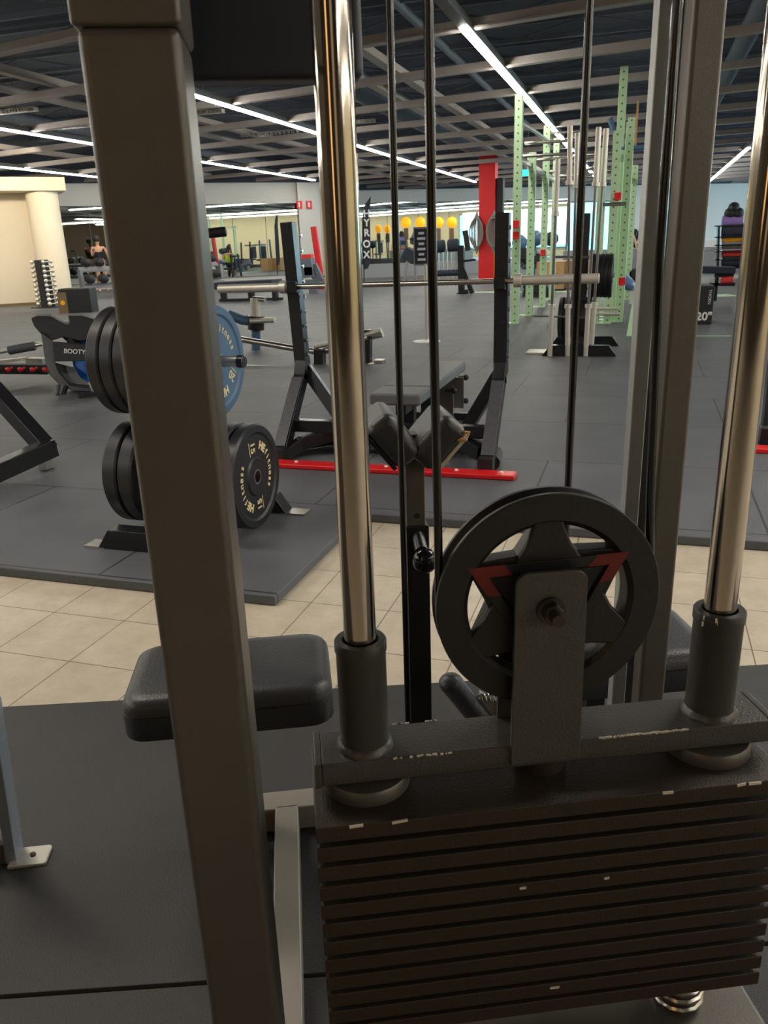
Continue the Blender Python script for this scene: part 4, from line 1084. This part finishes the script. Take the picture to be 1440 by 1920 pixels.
# mats rack
q = XY(1366, 500, 24)
t = thing('mat_shelf', 'black shelf of rolled mats against the right wall area', 'shelf', (q.x, q.y, T))
def pr_(x, y): return XY(x, y, 24)
m = MB()
for py in (416, 437, 452, 464, 479, 495): m.box(pr_(1372, py+7), (.85, .4, .03))
m.bar(pr_(1347, 425), pr_(1345, 505), .05, .4); m.bar(pr_(1398, 425), pr_(1396, 505), .05, .4); m.bar(pr_(1345, 505), Vector((pr_(1345, 505).x, 24, T)), .05, .4); m.bar(pr_(1396, 505), Vector((pr_(1396, 505).x, 24, T)), .05, .4); m.obj('frame', 'black', t)
mats = [(416, 'purple', 'lilac rolled mat at the top of the mat shelf', .15), (433, 'navy', 'thick dark rolled mat below the lilac one', .20), (449, 'yellow', 'orange yellow rolled mat on the mat shelf', .09), (460, 'grey_soft', 'grey rolled mat under the yellow one', .10),
        (476, 'redcloth', 'red ended rolled mat on the mat shelf', .09), (491, 'navy', 'dark rolled mat on the lowest shelf', .15)]
for py, mm, lb, r in mats:
    p_ = pr_(1354, py); q_ = pr_(1392, py-1); m = MB(); m.cyl(p_, q_, r, n=20); m.cyl(p_-Vector((.012, 0, 0)), p_, r*.5, n=12)
    single(m, 'rolled_mat', mm, lb, 'mat', p_, group='rolled mats on the shelf')
for px, py, lb in ((1369, 400, 'black ball on top of the mat shelf, left'), (1376, 390, 'black ball topmost on the mat shelf'), (1384, 400, 'black ball on top of the mat shelf, right')):
    p_ = pr_(px, py); m = MB(); m.ball(p_, .15, n=14); single(m, 'medicine_ball', 'blacksoft', lb, 'ball', p_, group='balls on the mat shelf')
# white box stack
q = XY(1330, 470, 27)
t = thing('storage_shelf', 'pale open shelf with white boxes near the right wall', 'shelf', (q.x, q.y, T))
m = MB(); 
for py in (466, 486): m.box(XY(1326, py, 27), (.85, .4, .10))
m.bar(XY(1341, 466, 27), XY(1343, 500, 27), .04, .4); m.obj('frame', 'grey_soft', t)
m = MB(); m.box(XY(1327, 458, 27), (.6, .3, .22)); m.box(XY(1327, 478, 27), (.6, .3, .25)); m.obj('white_box', 'white', t)
m = MB(); m.box(Vector((q.x, 27, .35)), (1.2, .5, .7)); m.obj('base', 'grey_soft', t)
# grey ledge in front of the far right wall
a = A(1155, 480, 27); b = A(1330, 495, 27)
m = MB(); m.box(((a.x+b.x)/2, 28, .42), (6.2, 1.2, .78)); single(m, 'low_platform', 'grey_soft', 'long grey platform along the right end of the hall', 'platform', ((a.x+b.x)/2, 28, T))
a = A(680, 535, 27)
m = MB(); m.box((-7.6, 30.6, .26), (6, .6, .5), rz=math.radians(31)); single(m, 'low_platform', 'grey_soft', 'long pale bench below the far mirror beside the flag', 'platform', (-7.6, 30.6, T))
# equipment piles against the right far wall
def cluster(px0, px1, py0, py1, Y, nm, lb, cat, n_, seed):
    r_ = random.Random(seed); q = XY((px0+px1)/2, py1, Y)
    t = thing(nm, lb, cat, (q.x, q.y, T))
    m = MB()
    for i in range(n_):
        x = r_.uniform(px0, px1); y = r_.uniform(py0, py1-4); m.bar(XY(x, y, Y+r_.uniform(-.4, .4)), XY(x+r_.uniform(-8, 8), min(py1, y+r_.uniform(8, 26)), Y+r_.uniform(-.4, .4)), r_.uniform(.05, .16), r_.uniform(.05, .16))
    m.bar(XY(px0, py1-2, Y), XY(px1, py1-2, Y), .3, .1); m.bar(XY((px0+px1)/2, py0+4, Y), XY((px0+px1)/2, py1, Y), .1, .1, (0, 1, 0)); m.obj('frame', 'joist', t)
    m = MB()
    for i in range(max(2, n_//4)):
        x = r_.uniform(px0, px1); y = r_.uniform(py0, py1-6); m.box(XY(x, y, Y-.3), (r_.uniform(.2, .4), .3, r_.uniform(.15, .4)), mtx=Matrix.Rotation(r_.uniform(-.5, .5), 4, 'Y'))
    m.obj('pad', 'blacksoft', t, bevel=.03)
    m = MB(); m.bar(XY((px0+px1)/2, py1-2, Y), Vector((q.x, Y, T)), .15, .15, (0, 1, 0)); m.obj('support', 'black', t)
    return t
cluster(1160, 1186, 400, 450, 28, 'cable_station', 'tangle of dark cable equipment on the wall right of the rig', 'gym machine', 18, 1)
cluster(1186, 1216, 440, 475, 29.0, 'stacked_equipment', 'dark stacked equipment behind the person in red', 'gym machine', 14, 2)
cluster(1186, 1212, 500, 530, 17, 'stored_machine', 'dark folded machine beside the blue ball cushion', 'gym machine', 10, 3)
cluster(975, 1012, 470, 500, 25, 'ball_rack', 'dark rack of balls between the green uprights', 'rack', 10, 4)
cluster(985, 1030, 515, 555, 18, 'stored_machine', 'low dark equipment behind the left green uprights', 'gym machine', 10, 5)
# blue balance cushion
q = XY(1160, 523, 15.5)
t = thing('balance_trainer', 'blue half ball trainer lying tilted near the tall post', 'ball', (q.x, q.y, T))
m = MB(); m.ball((0, 0, 0), .30, (1, 1, .42), 20); bmesh.ops.transform(m.bm, matrix=Matrix.Translation(XY(1166, 525, 15.5)) @ Matrix.Rotation(math.radians(32), 4, 'Y'), verts=m.bm.verts); m.obj('dome', mat('blue_rubber', (88, 122, 176), .4), t)
m = MB(); m.bar(XY(1186, 535, 15.5), Vector((XY(1186, 535, 15.5).x, 15.5, T)), .08, .08, (0, 1, 0)); m.ball(XY(1186, 538, 15.4), .06, n=10); m.obj('support', 'white', t)
# balls in the far left of the window
for i, (px, py, r, mm, lb) in enumerate([(974, 455, .24, 'slate_tint', 'large pale blue exercise ball left of the third green upright'), (1004, 447, .24, 'slate_tint', 'large pale blue exercise ball between green uprights'), (1034, 448, .22, 'navy', 'dark exercise ball behind the fourth green upright'),
        (997, 490, .2, 'white', 'white round lamp ball low between the uprights')]):
    p_ = A(px, py, 24.5); m = MB(); m.ball(p_, r, n=18); m.cyl(p_-Vector((0, 0, r*.9)), Vector((p_.x, p_.y, T)), .03, n=8); single(m, 'exercise_ball', mm, lb, 'ball', p_, group='exercise balls by the rig')
m = MB(); a = P(1010, 600, T); q = XY(1022, 560, 20); m.box(Vector((q.x+.12, 20, .38)), (.62, .5, .62)); single(m, 'wooden_box', 'wood', 'plywood jump box standing behind the green rig', 'box', (q.x, 20, T))
m = MB(); q = XY(1070, 560, 20.5); m.box(Vector((q.x, 20.5, .38)), (.8, .5, .62)); single(m, 'wooden_box', 'wood', 'plywood jump box seen behind the standing barbells', 'box', (q.x, 20.5, T))
for i, (p0_, p1_, w_, lb) in enumerate([((1184, 630), (1196, 530), .12, 'wide mint green floor stripe running away beside the rig'), ((1200, 630), (1370, 630), .05, 'thin pale floor stripe in front of the jump box'), ((880, 548), (1160, 546), .35, 'pale green turf stripe along the far floor'),
                            ((1190, 560), (1375, 553), .6, 'pale green turf strip behind the jump box')]):
    p_ = P(*p0_, T+.002); q_ = P(*p1_, T+.002); m = MB(); m.bar(p_, q_, w_, .004); single(m, 'floor_stripe', 'mint', lb, 'floor marking', p_)
# red bar at far right edge, another rack
a = P(1408, 846, T)
t = thing('squat_rack', 'red floor bar and upright foot of a rack at the right edge', 'gym rack', a)
m = MB(); m.bar(a+Vector((0, 0, .014)), a+Vector((1.3, 0, .014)), .10, .028); m.obj('floor_bar', 'red', t, bevel=.006)
m = MB(); q = P(1437, 830, T); m.bar(q, q+Vector((.02, .25, .6)), .07, .07, (1, 0, 0)); m.box(q+Vector((0, 0, .05)), (.09, .12, .10)); m.bar(q+Vector((.02, .25, .6)), q+Vector((.02, .25, 1.3)), .07, .07); m.obj('upright', 'black', t, bevel=.006)
# louvre lamps and small ceiling fixtures
for i, (px, py, w_, lb) in enumerate([(130, 238, .9, 'bluish louvred ceiling lamp left of the post'), (505, 250, 1.3, 'louvred ceiling lamp above the rack, between two light lines'), (680, 228, .5, 'small white ceiling fixture right of the left guide rod'), (385, 211, .7, 'louvred lamp just below the bright light line'), (30, 208, .8, 'pale ceiling fixture at the far left')]):
    q = P(px, py, 3.55); t = thing('louvre_lamp', lb, 'ceiling light', q, group='louvred ceiling lamps')
    m = MB()
    for k_ in range(14): m.box(q+Vector((-w_/2+w_*k_/13, 0, 0)), (.02, .12, .06))
    m.box(q+Vector((0, 0, .03)), (w_, .12, .01)); m.obj('louvre', 'silver', t)
    m = MB(); m.cyl(q, q+Vector((0, 0, .6)), .01, n=6); m.obj('hanger', 'joist', t)

# ================================================================== PEOPLE
def person(name, label, loc, rz, J, clothes, hairm, parts_extra=()):
    """J: joint dict in local metres; body as one skinned surface"""
    t = thing(name, label, 'person', loc, rz)
    order = ['pelvis', 'chest', 'neck', 'head', 'l_sh', 'l_el', 'l_wr', 'l_hd', 'r_sh', 'r_el', 'r_wr', 'r_hd', 'l_hip', 'l_kn', 'l_an', 'l_toe', 'r_hip', 'r_kn', 'r_an', 'r_toe']
    rad = dict(pelvis=.135, chest=.14, neck=.05, head=.085, l_sh=.055, l_el=.04, l_wr=.028, l_hd=.033, l_hip=.085, l_kn=.055, l_an=.038, l_toe=.035)
    edges = [('pelvis', 'chest'), ('chest', 'neck'), ('neck', 'head'), ('chest', 'l_sh'), ('l_sh', 'l_el'), ('l_el', 'l_wr'), ('l_wr', 'l_hd'), ('chest', 'r_sh'), ('r_sh', 'r_el'), ('r_el', 'r_wr'), ('r_wr', 'r_hd'),
             ('pelvis', 'l_hip'), ('l_hip', 'l_kn'), ('l_kn', 'l_an'), ('l_an', 'l_toe'), ('pelvis', 'r_hip'), ('r_hip', 'r_kn'), ('r_kn', 'r_an'), ('r_an', 'r_toe')]
    def skinned(nm, keys, infl, mm):
        ks = [k_ for k_ in order if k_ in keys]
        es = [(ks.index(a), ks.index(b)) for a, b in edges if a in keys and b in keys]
        me = bpy.data.meshes.new(nm); me.from_pydata([J[k_] for k_ in ks], es, [])
        o = bpy.data.objects.new(nm, me); COL.objects.link(o); o.parent = t
        me.materials.append(M[mm])
        sk = o.modifiers.new('skin', 'SKIN'); o.modifiers.new('sub', 'SUBSURF').render_levels = 2
        lay = me.skin_vertices[0].data if me.skin_vertices else None
        if lay is None:
            bm = bmesh.new(); bm.from_mesh(me); bm.verts.layers.skin.verify(); bm.to_mesh(me); bm.free(); lay = me.skin_vertices[0].data
        for i, k_ in enumerate(ks):
            r = rad.get(k_, rad.get('l'+k_[1:], .05))*infl
            lay[i].radius = (r, r*(.75 if k_ in ('chest', 'pelvis') else 1)); lay[i].use_root = (i == 0)
        return o
    skinned('body', set(order), 1, 'skin')
    for nm, keys, mm in clothes: skinned(nm, set(keys), 1.16, mm)
    hd = Vector(J['head'])
    m = MB(); m.ball(hd+Vector((0, .02, .035)), .105, (.95, 1.0, 1.1), 16); m.ball(hd+Vector((0, .09, -.08)), .06, (.8, .7, 1.6), 12); m.obj('hair', hairm, t, local=True)
    return t
std = dict(pelvis=(0, 0, .93), chest=(0, 0, 1.25), neck=(0, 0, 1.43), head=(0, -.02, 1.57), l_sh=(-.17, 0, 1.36), l_el=(-.2, -.04, 1.10), l_wr=(-.12, -.22, 1.25), l_hd=(-.08, -.26, 1.33), r_sh=(.17, 0, 1.36), r_el=(.28, 0, 1.12), r_wr=(.30, -.12, .92), r_hd=(.30, -.14, .84),
           l_hip=(-.09, 0, .87), l_kn=(-.10, -.02, .48), l_an=(-.11, .02, .08), l_toe=(-.12, -.13, .04), r_hip=(.09, 0, .87), r_kn=(.11, -.02, .48), r_an=(.12, .02, .08), r_toe=(.14, -.13, .04))
sit = dict(std); sit.update(pelvis=(0, 0, .55), chest=(0, .04, .87), neck=(0, .04, 1.05), head=(0, .02, 1.19), l_sh=(-.17, .04, .98), r_sh=(.17, .04, .98), l_el=(-.24, -.08, .76), l_wr=(-.22, -.3, .8), l_hd=(-.22, -.37, .82), r_el=(.24, -.08, .76), r_wr=(.22, -.3, .8), r_hd=(.22, -.37, .82),
           l_hip=(-.1, -.03, .52), r_hip=(.1, -.03, .52), l_kn=(-.14, -.42, .53), r_kn=(.14, -.42, .53), l_an=(-.15, -.45, .10), r_an=(.15, -.45, .10), l_toe=(-.15, -.6, .04), r_toe=(.15, -.6, .04))
# mirror reflections: real figures stand in front of the mirror wall
def reflect(v):
    a = Vector((*WA, 0)); b = Vector((*WB, 0)); d = (b-a).normalized(); n = Vector((d.y, -d.x, 0)); a = a+n*.06
    return v-n*2*((v-a).dot(n))
top = ('chest', 'l_sh', 'r_sh', 'pelvis')
vq = A(184, 505, 27.5); vq.z = 0; rq = A(189, 505, 25.2); rq.z = 0
dirm = (Vector((CAM.x, CAM.y, 0))-vq).normalized()
ra = reflect(vq+dirm)-rq
person('person', 'person in black top and pink shorts holding up a phone, seen in the left mirror', (rq.x, rq.y, T), math.atan2(-rq.x, rq.y), std,
       [('top', ('chest', 'pelvis', 'l_sh', 'r_sh'), 'blackcloth'), ('shorts', ('pelvis', 'l_hip', 'r_hip'), 'pink')], 'hair')
vq = A(432, 505, 35.4); vq.z = 0; rq2 = reflect(vq)
person('person', 'person in lime yellow top seated at a machine, seen in the left mirror', (rq2.x, rq2.y, T), 1.0, sit,
       [('top', ('chest', 'pelvis', 'l_sh', 'r_sh'), 'lime'), ('trousers', ('pelvis', 'l_hip', 'l_kn', 'r_hip', 'r_kn'), 'blackcloth')], 'hair')
bench_r = Vector((rq2.x, rq2.y, 0))
t = thing('training_machine', 'dark seated machine used by the person in lime, seen in the mirror', 'gym machine', (rq2.x, rq2.y, T))
m = MB(); m.box((rq2.x, rq2.y, .38), (.42, .42, .08)); m.box((rq2.x+.1, rq2.y+.32, .6), (.4, .08, .4)); m.obj('seat', 'navy', t, bevel=.02)
m = MB()
for dx_, dy_ in ((-.3, -.3), (.3, -.3), (.3, .35), (-.3, .35)): m.bar((rq2.x+dx_, rq2.y+dy_, T), (rq2.x+dx_*.8, rq2.y+dy_*.8, 1.0 if dy_ > 0 else .4), .07, .07)
m.bar((rq2.x-.3, rq2.y+.3, .9), (rq2.x+.3, rq2.y+.3, .9), .08, .08); m.obj('frame', 'black', t)
lean = dict(sit); lean.update(pelvis=(0, .2, .95), chest=(0, -.05, 1.15), neck=(0, -.14, 1.28), head=(0, -.2, 1.38), l_sh=(-.17, -.08, 1.2), r_sh=(.17, -.08, 1.2), l_el=(-.2, -.15, .98), l_wr=(-.2, -.18, .8), l_hd=(-.2, -.2, .74), r_el=(.26, -.12, 1.0), r_wr=(.3, -.15, .82), r_hd=(.3, -.16, .75),
            l_hip=(-.1, .2, .9), r_hip=(.1, .2, .9), l_kn=(-.12, .05, .5), r_kn=(.12, .05, .5), l_an=(-.12, .25, .1), r_an=(.12, .25, .1), l_toe=(-.12, .1, .04), r_toe=(.12, .1, .04))
q = A(1172, 470, 23.8)
person('person', 'person in red leggings leaning forward on the grey platform at the right', (q.x, q.y, T), .2, lean, [('top', ('chest', 'pelvis'), 'redcloth'), ('leggings', ('pelvis', 'l_hip', 'l_kn', 'r_hip', 'r_kn'), 'redcloth')], 'blondehair')
# machines along the right wall, seen in the left mirror
for i in range(5):
    x_, y_ = 4.5+1.6*(i % 3), 5.5+i*3.1
    t = thing('training_machine', ['black multi gym by the right wall, nearest of the row', 'black press machine by the right wall, second of the row', 'black pulldown machine by the right wall, middle of the row', 'black rowing machine by the right wall, fourth of the row', 'black leg machine by the right wall, farthest of the row'][i], 'gym machine', (x_, y_, T))
    m = MB()
    for dx_, dy_, hh in ((-.6, -.4, 1.6), (.6, -.4, 1.2), (.6, .4, 1.7), (-.6, .4, 1.5)): m.bar((x_+dx_, y_+dy_, T), (x_+dx_*.9, y_+dy_*.9, hh), .08, .08)
    m.bar((x_-.6, y_, 1.4), (x_+.6, y_, 1.4), .08, .08); m.bar((x_-.6, y_-.4, .08+T), (x_+.6, y_+.4, .08+T), .08, .08); m.obj('frame', 'black', t)
    m = MB(); m.box((x_, y_, .5), (.5, .4, .1)); m.box((x_, y_+.25, .95), (.45, .1, .75)); m.obj('seat', 'navy', t, bevel=.03)
